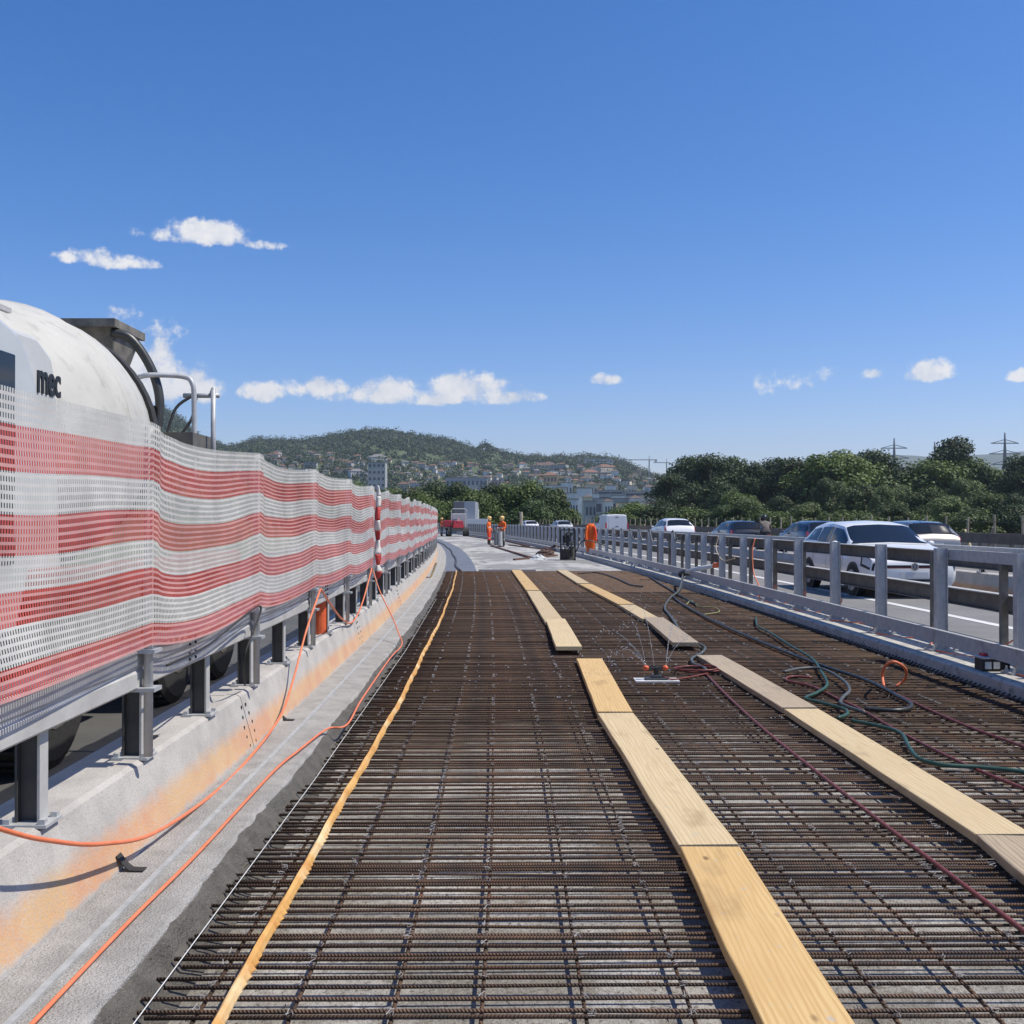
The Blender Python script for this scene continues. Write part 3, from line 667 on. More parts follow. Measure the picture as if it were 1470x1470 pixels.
hose('red_hose', GH([(1165,972),(1134,971),(1130,977),(1165,985),(1203,1003),(1235,1018),(1290,1050),(1380,1095),(1470,1132),(1560,1165)], .02), .012, HOSER, 'dark red hose passing under the green hose')
hose('black_hose', GH([(830,823),(858,822),(885,830),(905,839),(923,842)], .03), .03, HOSEB, 'short black hose by the far plank row')
hose('black_hose', GH([(905,806),(930,826),(965,848),(1000,868)], .03), .03, HOSEB, 'black hose beside the kerb leading to the pump unit')
hose('yellow_cord', GH([(985,868),(992,862),(1002,870),(1025,872),(1032,878),(1010,882)], .03), .008, mat('olive_cord', (.28,.28,.12), None), 'olive cord tangled on the mat near the kerb', 'cord')
nz_ = thing('hose_nozzle', 'grey hose coupling resting on the lower beam of the guard rail', 'coupling', P(24, 4.5, .28))
MB().tube([P(24,4.50,.30), P(23.5,4.66,.42), P(22.9,4.98,.54)], [.045,.055,.045], 10).build('pipe', REFL, nz_, smooth=True)
MB().tube([P(24.1,4.47,.28), P(23.85,4.55,.34)], .075, 10).build('collar', DARK, nz_)
MB().tube([P(22.9,4.98,.54), P(22.75,5.05,.57)], .06, 10).build('tip', ORT, nz_)
# sprinkler
sp0 = G(942, 974, .03); spr = thing('sprinkler', 'lawn sprinkler with orange nozzles spraying on a white board', 'sprinkler', (sp0[0], sp0[1], .009))
MB().box(-.21,.21,-.11,.11,0,.014).build('board', mat('white_plastic_board', (.6,.6,.58), (.5,.5,.48), 9, .6), spr, local=True)
MB().box(-.11,.11,-.05,.05,.014,.035).box(-.05,.05,-.035,.035,.035,.06).build('base', mat('dark_grey_plastic', (.05,.055,.06), None, rough=.5), spr, local=True, bevel=.006)
MB().tube([(0,0,.06),(0,0,.12)], .026, 10).tube([(-.085,0,.12),(.075,0,.125)], .013, 8).build('pivot', DARK, spr, local=True)
for sx_ in (-.1,.085): MB().sphere((sx_,0,.125), .026, 10, 7, (1.2,1,1)).build('nozzle', ORT, spr, local=True, smooth=True)
WAT = bpy.data.materials.new('water_drops'); WAT.use_nodes = True; wb = WAT.node_tree.nodes['Principled BSDF']
wb.inputs['Base Color'].default_value = (.9,.93,.95,1); wb.inputs['Roughness'].default_value = .05; wb.inputs['Transmission Weight'].default_value = .75; wb.inputs['IOR'].default_value = 1.33
wj = MB()
for (x0, vx, vy, vz, T) in ((-.1,-.75,.25,2.0,.42),(-.1,-.45,.5,2.9,.55),(-.02,-.35,.9,3.5,.62),(-.1,-1.1,.2,1.8,.4),(.09,.3,.5,2.6,.5),(.09,.9,.4,2.2,.42),(-.1,-1.3,.9,2.5,.5),(.09,.5,1.1,2.9,.5)):
    k = 0; t_ = 0
    while t_ < T:
        q = (sp0[0]+x0+vx*t_, sp0[1]+vy*t_, .145+vz*t_-4.9*t_*t_)
        if t_ < .2: 
            t2 = t_+.012; q2 = (sp0[0]+x0+vx*t2, sp0[1]+vy*t2, .145+vz*t2-4.9*t2*t2); wj.tube([q, q2], .0022, 4)
        else: wj.sphere((q[0]+rnd.gauss(0,.01+.05*t_), q[1]+rnd.gauss(0,.03), q[2]+rnd.gauss(0,.01+.04*t_)), rnd.uniform(.002,.0055), 5, 4)
        t_ += .012
for k in range(260): q = (sp0[0]+rnd.gauss(-.3,1.0), sp0[1]+rnd.gauss(.5,1.1), .009); wj.sphere(q, rnd.uniform(.003,.009), 5, 4, (1.2,1,.5))
tag(wj.build('water_spray', WAT, None, smooth=True), 'fine water jets and drops thrown by the sprinkler', 'water', kind='stuff')
cp = G(1000, 962, .03); pts = []
for k in range(34): a = k*.42; pts.append((cp[0]+.02*math.sin(k)+.22*math.cos(a), cp[1]+.18*math.sin(a), .025+.0012*k))
hose('red_hose', [(sp0[0]+.05, sp0[1], .05), (sp0[0]+.2, sp0[1]-.02, .03)] + pts, .0085, HOSER, 'small coil of red hose feeding the sprinkler', sub=3)

# ------------------------------------------------------------------ far side: median barrier, far parapet, fence
md = barrier('median_barrier', 'low concrete barrier with orange stripe and dark beam between the traffic lanes', 9.75, -1, 6, 130, 8, .06, 1.6, 76)
pw = thing('parapet', 'dark weathered parapet beam on short posts at the far road edge', 'parapet', P(20, 16.9, 0))
BRN = mat('weathered_brown_steel', (.12, .10, .08), (.17, .145, .115), 3, .8)
s = 8
while s < 170:
    e = s+8; sweep([(16.8,.06),(16.85,.36),(17.1,.36),(17.15,.06)], s, e-.02).build('concrete_base', mat('dark_concrete', (.17,.165,.155), (.12,.115,.11), 3, .9), pw)
    sweep([(16.85,.78),(17.0,.78),(17.0,1.12),(16.85,1.12)], s, e-.02).build('beam', BRN, pw); s = e
s = 9
while s < 170: MB().bar(P(s,17.02,.36), P(s,17.02,1.1), .10).build('post', STEELD, pw); s += 2.0
fn = thing('wire_fence', 'fence of pale timber posts with wires and diagonal braces behind the parapet', 'fence', P(20, 18.6, -.2))
s = 9; k = 0
while s < 165:
    hgt = 1.72 + .05*math.sin(k*2.1)
    MB().tube([P(s,18.6+.06*math.sin(k),-.3), P(s+.02*math.sin(k*3),18.6,hgt)], .042, 7).build('post', WOODO, fn)
    if k % 3 == 1: MB().bar(P(s+.1,18.62,1.3), P(s+1.0,18.7,-.1), .07).build('brace', WOODO, fn)
    if k % 5 == 2: MB().bar(P(s+.15,18.55,1.2), P(s-.6,18.5,.2), .06).build('brace', WOODP, fn)
    s += 1.75 + .12*math.sin(k*1.3); k += 1
for zz in (.55, 1.05, 1.5):
    MB().tube([P(s,18.56,zz+.015*math.sin(s)) for s in srange(9, 165)], .009, 4).build('wire', STEELD, fn)
struct(sweep([(17.4,-.2),(24,-.3),(24,-.9),(17.4,-.9)], 5, 260).build('verge', mat('dusty_verge', (.16,.15,.11), (.10,.11,.06), 1.2, .95)))
# timber and site stacks behind the fence
for k, (s, w_, hh, m_, lab) in enumerate(((33,3.2,1.15,WOODO,'stack of weathered timber panels behind the fence, beside the brick-red stack'),(30,2.6,.9,mat('red_panels', (.30,.10,.05), (.22,.08,.04), 6, .8),'stack of brick-red panels behind the wire fence'),(41,5.5,1.0,mat('grey_panels', (.30,.28,.24), (.22,.2,.18), 4, .8),'long stack of grey shuttering panels behind the wire fence'),(27,2.2,.8,WOODP,'stack of pale boards behind the wire fence'))):
    r_ = thing('panel_stack', lab, 'panel stack', P(s, 21, -.25))
    nl = int(hh/.12)
    for j in range(nl): MB().box(-w_/2+rnd.uniform(-.06,.06), w_/2+rnd.uniform(-.06,.06), -.6, .6, j*.12+.004, (j+1)*.12-.006).build('panel', m_, r_, local=True)

# ------------------------------------------------------------------ cars
def interp(st, y):
    for i in range(len(st)-1):
        if st[i][0] <= y <= st[i+1][0]:
            f = (y-st[i][0])/(st[i+1][0]-st[i][0]+1e-9); return [a+(b_-a)*f for a, b_ in zip(st[i], st[i+1])]
    return list(st[-1] if y > st[-1][0] else st[0])
def section(st, y):
    _, zb, zl, zt, w, wt = interp(st, y)
    return [(0,zb),(w-.10,zb),(w-.02,zb+.12),(w,zb+(zl-zb)*.55),(w-.035,zl),(wt,zt-.05 if zt-zl > .12 else max(zl, zt-.012)),(wt*.80,zt-.005),(0,zt+.018)]
def surf(st, y, k):
    p = section(st, y); i = min(int(k), 6); f = k-i
    return (p[i][0]+(p[i+1][0]-p[i][0])*f, y, p[i][1]+(p[i+1][1]-p[i][1])*f)
def patch(st, y0, y1, k0, k1, off, side, ny=6, nk=4, mb=None):
    mb = mb or MB(); g = []
    for a in range(ny+1):
        y = y0+(y1-y0)*a/ny
        g.append([surf(st, y, k0+(k1-k0)*c_/nk) for c_ in range(nk+1)])
    vs = [(side*p[0]+side*off[0], p[1]+off[1], p[2]+off[2]) for r_ in g for p in r_]; fs = []
    for a in range(ny):
        for c_ in range(nk):
            f = (a*(nk+1)+c_, (a+1)*(nk+1)+c_, (a+1)*(nk+1)+c_+1, a*(nk+1)+c_+1); fs.append(f if side > 0 else f[::-1])
    return mb.add(vs, fs)
HATCH = [(0,.32,.63,.65,.76,.66),(.06,.22,.71,.745,.83,.73),(.30,.19,.81,.855,.88,.77),(.75,.19,.91,.955,.895,.80),(1.08,.19,.94,1.0,.9,.80),(1.82,.19,.96,1.405,.9,.66),(2.5,.19,.97,1.465,.9,.65),(3.35,.19,.99,1.445,.9,.63),(3.74,.19,1.0,1.39,.89,.62),(4.06,.22,1.0,1.03,.87,.76),(4.18,.30,.92,.94,.84,.78),(4.24,.40,.72,.74,.80,.74)]
SUV = [(0,.42,.72,.74,.70,.60),(.08,.30,.80,.84,.82,.72),(.35,.24,.90,.95,.89,.78),(1.0,.24,1.02,1.08,.91,.80),(1.25,.24,1.04,1.12,.91,.80),(2.05,.24,1.06,1.54,.91,.66),(2.7,.24,1.08,1.60,.91,.65),(3.5,.24,1.12,1.56,.91,.63),(3.8,.24,1.15,1.50,.9,.62),(4.15,.28,1.12,1.16,.88,.76),(4.3,.38,.95,.97,.85,.78),(4.36,.5,.75,.77,.8,.74)]
VAN = [(0,.40,.80,.82,.80,.70),(.10,.28,.95,1.0,.90,.80),(.7,.25,1.10,1.16,.95,.85),(1.0,.25,1.12,1.25,.95,.86),(1.75,.25,1.15,1.92,.96,.80),(2.4,.25,1.15,1.97,.96,.80),(4.7,.25,1.15,1.97,.96,.80),(4.86,.25,1.13,1.94,.95,.80),(4.90,.28,1.10,1.90,.94,.79)]
def car(name, label, st, paint, s, t, away, ztop=None, roof=None, glass_k=None, yaw=0, extra=None, zr=.065):
    Lc = st[-1][0]; r_ = thing(name, label, 'van' if st is VAN else 'car', P(s, t, zr), head(s) + yaw + (math.pi if away else 0), 'cars on the right carriageway')
    rings = []
    ys = sorted(set([q[0] for q in st] + [1.5, 2.2, 3.0, .5, .15]))
    for y in ys:
        p = section(st, y); ring = [(x, y, z) for x, z in p] + [(-x, y, z) for x, z in p[-2:0:-1]]; rings.append(ring)
    body = MB().loft(rings).build('body', paint, r_, local=True, smooth=True)
    m_ = body.modifiers.new('e', 'EDGE_SPLIT'); m_.split_angle = R(42)
    cowl = st[4][0] if st is not VAN else .95; rf = st[5][0] if st is not VAN else 1.75
    ws = MB()
    for sd_ in (1, -1): patch(st, cowl+.06, rf-.05, 5.12, 7, (0,-.006,.008), sd_, mb=ws)
    ws.build('windscreen', GLASS, r_, local=True, smooth=True)
    ry0, ry1 = (st[-4][0]+.03, st[-3][0]-.03)
    if st is not VAN:
        rw = MB()
        for sd_ in (1, -1): patch(st, ry0-.05, ry1, 5.08, 7, (0,.008,.008), sd_, mb=rw)
        rw.build('rear_window', GLASS, r_, local=True, smooth=True)
        for sd_ in (1, -1):
            patch(st, cowl+.28, 2.28, 4.12, 4.86, (.007,0,.003), sd_, 8, 2).build('side_window', GLASS, r_, local=True)
            patch(st, 2.36, 3.05, 4.12, 4.86, (.007,0,.003), sd_, 6, 2).build('side_window', GLASS, r_, local=True)
            patch(st, 3.12, ry0+.12, 4.16, 4.82, (.007,0,.003), sd_, 4, 2).build('side_window', GLASS, r_, local=True)
    else:
        for sd_ in (1, -1): patch(st, 1.25, 2.2, 4.15, 4.8, (.007,0,.003), sd_, 8, 2).build('side_window', GLASS, r_, local=True)
    if roof:
        rb = MB()
        for sd_ in (1, -1): patch(st, rf+.02, st[-4][0]-.02, 5.1, 7, (0,0,.006), sd_, 8, 3, rb)
        rb.build('roof_panel', roof, r_, local=True, smooth=True)
    wr = .315 if st is HATCH else .34
    wb_ = (.78, Lc-.82)
    for y in wb_:
        for sd_ in (1, -1):
            arch = MB(); arch.tube([(sd_*.84, y, wr), (sd_*.903, y, wr)], wr+.045, 24).build('wheel_arch', DARK, r_, local=True)
            w = MB().tube([(sd_*.70, y, wr), (sd_*.72, y, wr), (sd_*.90, y, wr), (sd_*.915, y, wr)], [wr-.03, wr, wr, wr-.025], 24).build('wheel', RUB, r_, local=True)
            rim = MB().tube([(sd_*.9155, y, wr), (sd_*.925, y, wr)], wr*.66, 16)
            for k in range(5): a = k*1.2566; rim.bar((sd_*.93, y, wr), (sd_*.93, y+math.cos(a)*wr*.6, wr+math.sin(a)*wr*.6), .05, .02)
            rim.build('rim', STEEL, w, local=True)
    for sd_ in (1, -1):
        patch(st, .015, .42, 3.2, 4.3, (.006,-.008,.004), sd_, 5, 3).build('headlight', DARK, r_, local=True)
        patch(st, .05, .34, 3.4, 4.05, (.012,-.012,.006), sd_, 4, 2).build('headlight_lens', LAMP, r_, local=True)
        mbx = MB().sphere((sd_*.99, cowl+.42, st[5][2]+.06), .085, 10, 7, (.9,.55,.6)); mbx.build('wing_mirror', paint, r_, local=True, smooth=True)
        if st is VAN: MB().box(*(sorted((sd_*.86, sd_*.965))), 4.78, 4.915, .72, 1.30).build('tail_light', REDL, r_, local=True)
        else: patch(st, Lc-.30, Lc-.04, 2.9, 4.5, (.008,.006,.004), sd_, 5, 3).build('tail_light', REDL, r_, local=True)
    if st is not VAN:
        sm = MB()
        for sd_ in (1, -1):
            for yy in (1.36, 2.32, 3.16): patch(st, yy, yy+.010, 2.0, 4.02, (.004,0,0), sd_, 1, 4, sm)
            patch(st, cowl-.02, cowl, 4.1, 6.99, (0,-.002,.004), sd_, 1, 4, sm); patch(st, .34, .348, 4.5, 6.99, (0,-.002,.004), sd_, 1, 4, sm)
        sm.build('panel_gaps', DARK, r_, local=True)['kind'] = 'stuff'
        for sd_ in (1, -1):
            for yy in (2.12, 2.98): MB().box(*sorted((sd_*.885, sd_*.915)), yy, yy+.16, .80, .825).build('door_handle', DARK, r_, local=True)
            patch(st, 1.15, Lc-1.2, 1.2, 2.1, (.006,0,0), sd_, 4, 2).build('sill', DARK, r_, local=True)
        MB().bar((-.45, cowl+.10, st[4][3]+.055), (.10, cowl+.06, st[4][3]+.03), .014).bar((.05, cowl+.10, st[4][3]+.055), (.58, cowl+.06, st[4][3]+.02), .014).build('wipers', DARK, r_, local=True)
    fz = st[0][2]
    MB().box(-.56,.56,-.012,.02,fz-.055,fz+.005).build('grille', DARK, r_, local=True)
    MB().box(-.52,.52,-.010,.02,st[0][1]+.004,st[0][1]+.05).build('air_intake', DARK, r_, local=True)
    plm = mat('number_plate', (.62,.62,.6), None, rough=.5)
    pz = st[-1][2] - .02 if st is HATCH else st[-1][1]+.1
    if st is VAN: pz = .62
    MB().box(-.25,.25,Lc,Lc+.016,pz-.01,pz+.1).build('number_plate', plm, r_, local=True)
    if st is VAN:
        dm = mat('van_rear_door', (.60,.62,.65), None, rough=.3)
        MB().box(-.70,.70,4.905,4.915,.55,1.82).build('tailgate', dm, r_, local=True, bevel=.03)
        MB().box(-.12,.12,4.916,4.93,1.74,1.79).box(-.14,.14,4.916,4.93,.98,1.02).build('tailgate_handle', DARK, r_, local=True)
    MB().box(-.7,.7,Lc-.04,Lc+.01,st[-1][1]-.06,st[-1][1]+.05).build('bumper', DARK, r_, local=True)
    return r_
SIL = mat('silver_paint', (.30, .285, .265), None, rough=.3, metal=.5, coat=.5)
BLK = mat('black_paint', (.015, .017, .022), None, rough=.2, coat=.8)
NAVY = mat('dark_blue_paint', (.035, .05, .085), None, rough=.22, coat=.8)
vw = car('white_hatchback', 'white hatchback driving towards the bridge works, round badge on its grille', HATCH, WHITEP, 19.4, 7.95, False)
em = thing_e = MB()
for k in range(24):
    a, b2 = 2*math.pi*k/24, 2*math.pi*(k+1)/24
    em.bar((math.cos(a)*.068,-.022,.605+math.sin(a)*.068), (math.cos(b2)*.068,-.022,.605+math.sin(b2)*.068), .014, .014)
for p0, p1 in (((-.035,.06),(0,.005)),((0,.005),(.035,.06)),((-.06,.03),(-.03,-.055)),((-.03,-.055),(0,-.002)),((0,-.002),(.03,-.055)),((.03,-.055),(.06,.03))):
    em.bar((p0[0],-.022,.605+p0[1]), (p1[0],-.022,.605+p1[1]), .013, .012)
em.build('badge', CHROME, vw, local=True)
MB().tube([(0,-.0185,.605),(0,-.008,.605)], .07, 20).build('badge_disc', mat('badge_blue', (.10,.12,.18), None, rough=.3), vw, local=True)
MB().box(-.56,.56,-.016,-.0125,.580,.588).build('grille_trim', REDL, vw, local=True)
MB().box(-.26,.26,-.016,.0,.40,.50).build('number_plate', mat('number_plate', (.62,.62,.6)), vw, local=True)
car('silver_hatchback', 'silver hatchback with black roof driving away behind the white hatchback', HATCH, SIL, 35.5, 13.75, True, roof=BLK)
MB().tube([(.0,3.1,1.455),(.02,3.35,1.62)], .008, 6).build('antenna', DARK, bpy.data.objects['silver_hatchback'], local=True)
car('dark_hatchback', 'dark blue hatchback half hidden beyond the white hatchback', HATCH, NAVY, 45, 14.0, True)
car('white_crossover', 'white crossover seen from behind, beyond the guard rail', SUV, WHITEP, 62, 12.2, True)
car('black_hatchback', 'black hatchback with a motorcyclist riding close behind it', HATCH, BLK, 53.5, 13.4, True)
car('delivery_van', 'pale grey delivery van with twin red tail lights seen from behind', VAN, mat('van_paint', (.66,.67,.68), None, rough=.3, coat=.4), 89, 14.3, True)
car('white_saloon', 'small white car farthest away beyond the orange-clad workers', HATCH, WHITEP, 124, 13.8, True)
car('grey_hatchback', 'pale grey car following the farthest white car', HATCH, mat('pale_grey_paint', (.5,.52,.54), None, rough=.3, coat=.5), 108, 14.0, True)

# ------------------------------------------------------------------ people
def figure(name, label, loc, rz, joints, edges, rad, root_i, zones, helmet=None, hm=None, group=None, pelvis=True):
    r_ = thing(name, label, 'person', loc, rz, group)
    me = bpy.data.meshes.new('body'); me.from_pydata(joints, edges, []); me.update()
    o = bpy.data.objects.new('body', me); col.objects.link(o)
    sk = o.modifiers.new('k', 'SKIN'); sk.use_smooth_shade = True
    for i, q in enumerate(me.skin_vertices[0].data): q.radius = rad[i]; q.use_root = (i == root_i)
    su_ = o.modifiers.new('s', 'SUBSURF'); su_.levels = 2; su_.render_levels = 2
    bpy.context.view_layer.update()
    dg = bpy.context.evaluated_depsgraph_get(); m2_ = bpy.data.meshes.new_from_object(o.evaluated_get(dg)); bpy.data.objects.remove(o)
    mats = []
    m2_.materials.clear()
    for p_ in m2_.polygons:
        mt = zones(p_.center)
        if mt not in mats: mats.append(mt); m2_.materials.append(mt)
        p_.material_index = mats.index(mt)
    bo = bpy.data.objects.new('body', m2_); col.objects.link(bo); bo.parent = r_
    if helmet:
        hx, hy, hz = helmet
        MB().sphere((hx,hy,hz), .135, 14, 9, (1,1.15,.85)).build('helmet', hm or HELM, r_, local=True, smooth=True)
        MB().tube([(hx,hy,hz-.035),(hx,hy-.02,hz-.02)], .165, 14).build('helmet_brim', hm or HELM, r_, local=True)
        MB().sphere((hx,hy-.10,hz-.13), .02, 6, 5).build('nose', SKIN, r_, local=True, smooth=True)
    return r_
def standing(name, label, loc, rz, arms, legcol=HIVIS, torso=HIVIS):
    # faces -y; joints: pelvis, spine, chest, neck, head, top | arms | legs
    J = [(0,0,.98),(0,.01,1.15),(0,.01,1.36),(0,0,1.50),(0,-.02,1.62),(0,-.02,1.74)]
    E = [(0,1),(1,2),(2,3),(3,4),(4,5)]; RD_ = [(.16,.12),(.15,.11),(.17,.12),(.06,.06),(.085,.095),(.06,.07)]
    for sg, (elb, wri) in zip((-1, 1), arms):
        i = len(J); J += [(sg*.19,.01,1.40), (sg*elb[0], elb[1], elb[2]), (sg*wri[0], wri[1], wri[2]), (sg*wri[0], wri[1]-.06, wri[2]-.07)]
        E += [(2,i),(i,i+1),(i+1,i+2),(i+2,i+3)]; RD_ += [(.07,.075),(.055,.055),(.042,.042),(.04,.03)]
    for sg in (-1, 1):
        i = len(J); J += [(sg*.10,.0,.88),(sg*.11,-.02,.50),(sg*.12,.01,.10),(sg*.125,-.02,.045),(sg*.13,-.15,.04)]
        E += [(0,i),(i,i+1),(i+1,i+2),(i+2,i+3),(i+3,i+4)]; RD_ += [(.105,.11),(.082,.085),(.06,.06),(.05,.045),(.045,.038)]
    wz = [a[1][2] for a in arms]
    def zones(c):
        if c.z > 1.53: return SKIN
        if c.z < .32: return BOOT
        for a, sg in zip(arms, (-1, 1)):
            if (Vector((sg*a[1][0], a[1][1]-.04, a[1][2]-.06))-c).length < .09: return SKIN
        if abs(c.x) < .2 and (1.10 < c.z < 1.16): return REFL
        if c.z < .95 and (.42 < c.z < .48): return REFL
        return torso if c.z > .95 else legcol
    return figure(name, label, loc, rz, J, E, RD_, 0, zones, (0,-.02,1.735))
TR = mat('red_orange_trousers', (.80, .07, .015), None, rough=.8)
GREYT = mat('grey_work_trousers', (.20,.20,.19), None, rough=.8)
w1 = AT(702, 777, 66); w2 = AT(721, 777, 61)
standing('person', 'worker in full orange workwear and yellow helmet standing with arms lowered', (w1[0], w1[1], -.02), R(70), (((.24,.03,1.16),(.22,-.08,.95)), ((.25,.02,1.15),(.22,-.10,.94))), TR)
standing('person', 'worker in orange jacket and grey trousers beside the steel cylinder trolley', (w2[0], w2[1], -.02), R(-35), (((.25,-.04,1.14),(.16,-.26,1.12)), ((.25,-.03,1.14),(.18,-.26,1.08))), GREYT)
w3 = P(102, 1.3, -.02)
standing('person', 'worker in orange jacket standing beside the red dumper', w3, R(120), (((.24,.03,1.16),(.22,-.08,.95)), ((.25,.02,1.15),(.22,-.10,.94))), GREYT)
tb = thing('tool_trolley', 'grey upright tool trolley in front of the worker', 'trolley', (w2[0]-.25, w2[1]-.5, -.02))
MB().tube([(-.12,0,.1),(-.12,0,1.0)], .12, 10).build('cylinder', mat('grey_tank', (.16,.17,.17), None, rough=.5), tb, local=True)
MB().tube([(.13,.02,.08),(.13,.02,.92)], .13, 10).build('cylinder', mat('pale_tank', (.45,.45,.43), None, rough=.5), tb, local=True)
MB().bar((-.3,.12,.0),(-.3,.12,1.2),.03).bar((.3,.12,.0),(.3,.12,1.2),.03).bar((-.3,.12,1.2),(.3,.12,1.2),.03).box(-.3,.3,-.15,.15,0,.05).build('frame', DARK, tb, local=True)
pp = AT(715, 735, 75); tag(MB().tube([P(78,5.6,.05), P(78,5.6,2.2)], [.13,.12], 10).build('timber_pole', WOODO), 'thick weathered pole standing behind the guard rail near the workers', 'pole')
# motorcyclist
mc = P(49.5, 13.95, .065)
mt_ = thing('motorcycle', 'dark motorcycle ridden close behind the black hatchback', 'motorcycle', mc, head(49.5)+math.pi)
for y in (0.0, 1.35):
    w = MB(); 
    for k in range(20): a, b2 = 2*math.pi*k/20, 2*math.pi*(k+1)/20; w.bar((0,y+math.cos(a)*.27,.31+math.sin(a)*.27),(0,y+math.cos(b2)*.27,.31+math.sin(b2)*.27),.12,.09)
    w.build('wheel', RUB, mt_, local=True)
MB().sphere((0,.62,.75),.26,10,7,(.75,1.3,.75)).build('tank', BLK, mt_, local=True, smooth=True)
MB().box(-.14,.14,.85,1.5,.74,.84).build('seat', DARK, mt_, local=True, bevel=.03)
MB().box(-.1,.1,1.48,1.56,.72,.80).build('tail_light', REDL, mt_, local=True)
MB().tube([(-.36,.42,1.05),(0,.3,1.0),(.36,.42,1.05)],.018,6).tube([(0,0,.31),(0,.28,1.0)],.04,6).build('handlebar', DARK, mt_, local=True)
MB().box(-.16,.16,.35,1.0,.3,.62).build('engine', STEELD, mt_, local=True, bevel=.04)
J = [(0,1.05,.92),(0,.98,1.12),(0,.85,1.32),(0,.80,1.44),(0,.76,1.55),(0,.74,1.66)]
E = [(0,1),(1,2),(2,3),(3,4),(4,5)]; RD_ = [(.17,.15),(.16,.13),(.18,.14),(.06,.06),(.09,.1),(.06,.07)]
for sg in (-1,1):
    i = len(J); J += [(sg*.2,.84,1.36),(sg*.34,.72,1.12),(sg*.33,.45,1.08),(sg*.33,.38,1.07)]; E += [(2,i),(i,i+1),(i+1,i+2),(i+2,i+3)]; RD_ += [(.075,.08),(.06,.06),(.045,.045),(.04,.04)]
for sg in (-1,1):
    i = len(J); J += [(sg*.13,1.0,.84),(sg*.24,.58,.72),(sg*.22,.82,.36),(sg*.22,.70,.30)]; E += [(0,i),(i,i+1),(i+1,i+2),(i+2,i+3)]; RD_ += [(.11,.11),(.085,.085),(.06,.06),(.05,.04)]
JKT = mat('grey_brown_jacket', (.22,.18,.15), (.10,.09,.08), 6, .8)
figure('person', 'motorcyclist in grey-brown jacket and black helmet riding the motorcycle', mc, head(49.5)+math.pi, J, E, RD_, 0, lambda c: BOOT if c.z < .95 else (JKT if c.z < 1.5 else DARK), (0,.75,1.64), BLK)
# jacket on the rail
jk = thing('orange_jacket', 'orange work jacket hung over the guard rail beside the van', 'jacket', P(42.00, 4.72, .3))
mb = MB(); rings = []
for k in range(10):
    f = k/9; z = 1.42 - 1.15*f; w = .12+.06*math.sin(min(1, f*2)*1.4) - (.03 if f > .8 else 0)
    rings.append([P(42.00+math.sin(a*.628)*w*.35*(1+.2*math.sin(3*a+k)), 4.68+math.cos(a*.628)*w*1.15*(1+.12*math.sin(2*a+k*.7)), z) for a in range(10)])
mb.loft(rings).build('torso', HIVIS, jk, smooth=True)
for sg in (-1,1): MB().tube(crom([P(41.95,4.68+sg*.14,1.32), P(41.90,4.68+sg*.20,1.0), P(41.85,4.68+sg*.18,.65)],4), .05, 8).build('sleeve', TR if sg > 0 else HIVIS, jk, smooth=True)

# ------------------------------------------------------------------ pump unit, debris
pu = AT(815, 800, 40.5); un = thing('pump_unit', 'black upright pump unit with hoses standing on the patched deck', 'pump', (pu[0], pu[1], -.02)); un.scale = (.78,.78,.84)
fr = MB()
for x in (-.36,.36):
    for y in (-.3,.3): fr.bar((x,y,0),(x,y,1.45),.05)
for z in (.05,.75,1.42):
    fr.bar((-.36,-.3,z),(.36,-.3,z),.045); fr.bar((-.36,.3,z),(.36,.3,z),.045); fr.bar((-.36,-.3,z),(-.36,.3,z),.045); fr.bar((.36,-.3,z),(.36,.3,z),.045)
fr.build('frame', DARK, un, local=True)
MB().box(-.33,.10,-.20,.20,.06,.52).build('engine', mat('dark_engine', (.02,.02,.02), (.05,.05,.05), 9, .6), un, local=True, bevel=.04)
MB().tube([(.22,-.05,.1),(.22,-.05,.62)],.12,12).build('tank', STEELD, un, local=True)
for k in range(13): MB().tube(crom([(rnd.uniform(-.3,.3),-.32,.1+.06*k),(rnd.uniform(-.36,.36),-.38,.4+.06*k),(rnd.uniform(-.3,.3),-.30,.8+.04*k),(rnd.uniform(-.3,.3),-.2,1.3)],5),.022,6).build('hose', HOSEB, un, local=True, smooth=True)
MB().box(-.26,.10,-.15,.2,.80,1.18).build('reel_housing', DARK, un, local=True, bevel=.05)
hose('black_hose', [(pu[0]+.3,pu[1]-.2,.3), (pu[0]+.6,pu[1]-.3,.75), (pu[0]+1.3,pu[1]-.2,.62), (pu[0]+1.9,pu[1],.3)], .035, HOSEB, 'black hose arching from the pump unit to the kerb')
for k, (px_, py_, w_, lab, m_) in enumerate(((783,797,.95,'crumpled heap of brown sheeting lying beside the pump unit',TARP),(797,790,.8,'second heap of brown sheeting against the kerb',TARP),(773,803,.6,'white cement bag dropped by the brown sheeting',REFL))):
    q = G(px_, py_, -.02); rr = random.Random(k+20); mb = MB(); rings = []
    for j in range(7):
        f = j/6; rad_ = w_*.5*math.cos(f*1.45)+.02
        rings.append([(q[0]+math.cos(a*.449)*rad_*rr.uniform(.75,1.2), q[1]+math.sin(a*.449)*rad_*.8*rr.uniform(.75,1.2), -.018+f*.34*w_*rr.uniform(.75,1.15)) for a in range(14)])
    tag(mb.loft(rings).build('sheeting_heap' if k < 2 else 'cement_bag', m_), lab, 'heap' if k < 2 else 'bag')
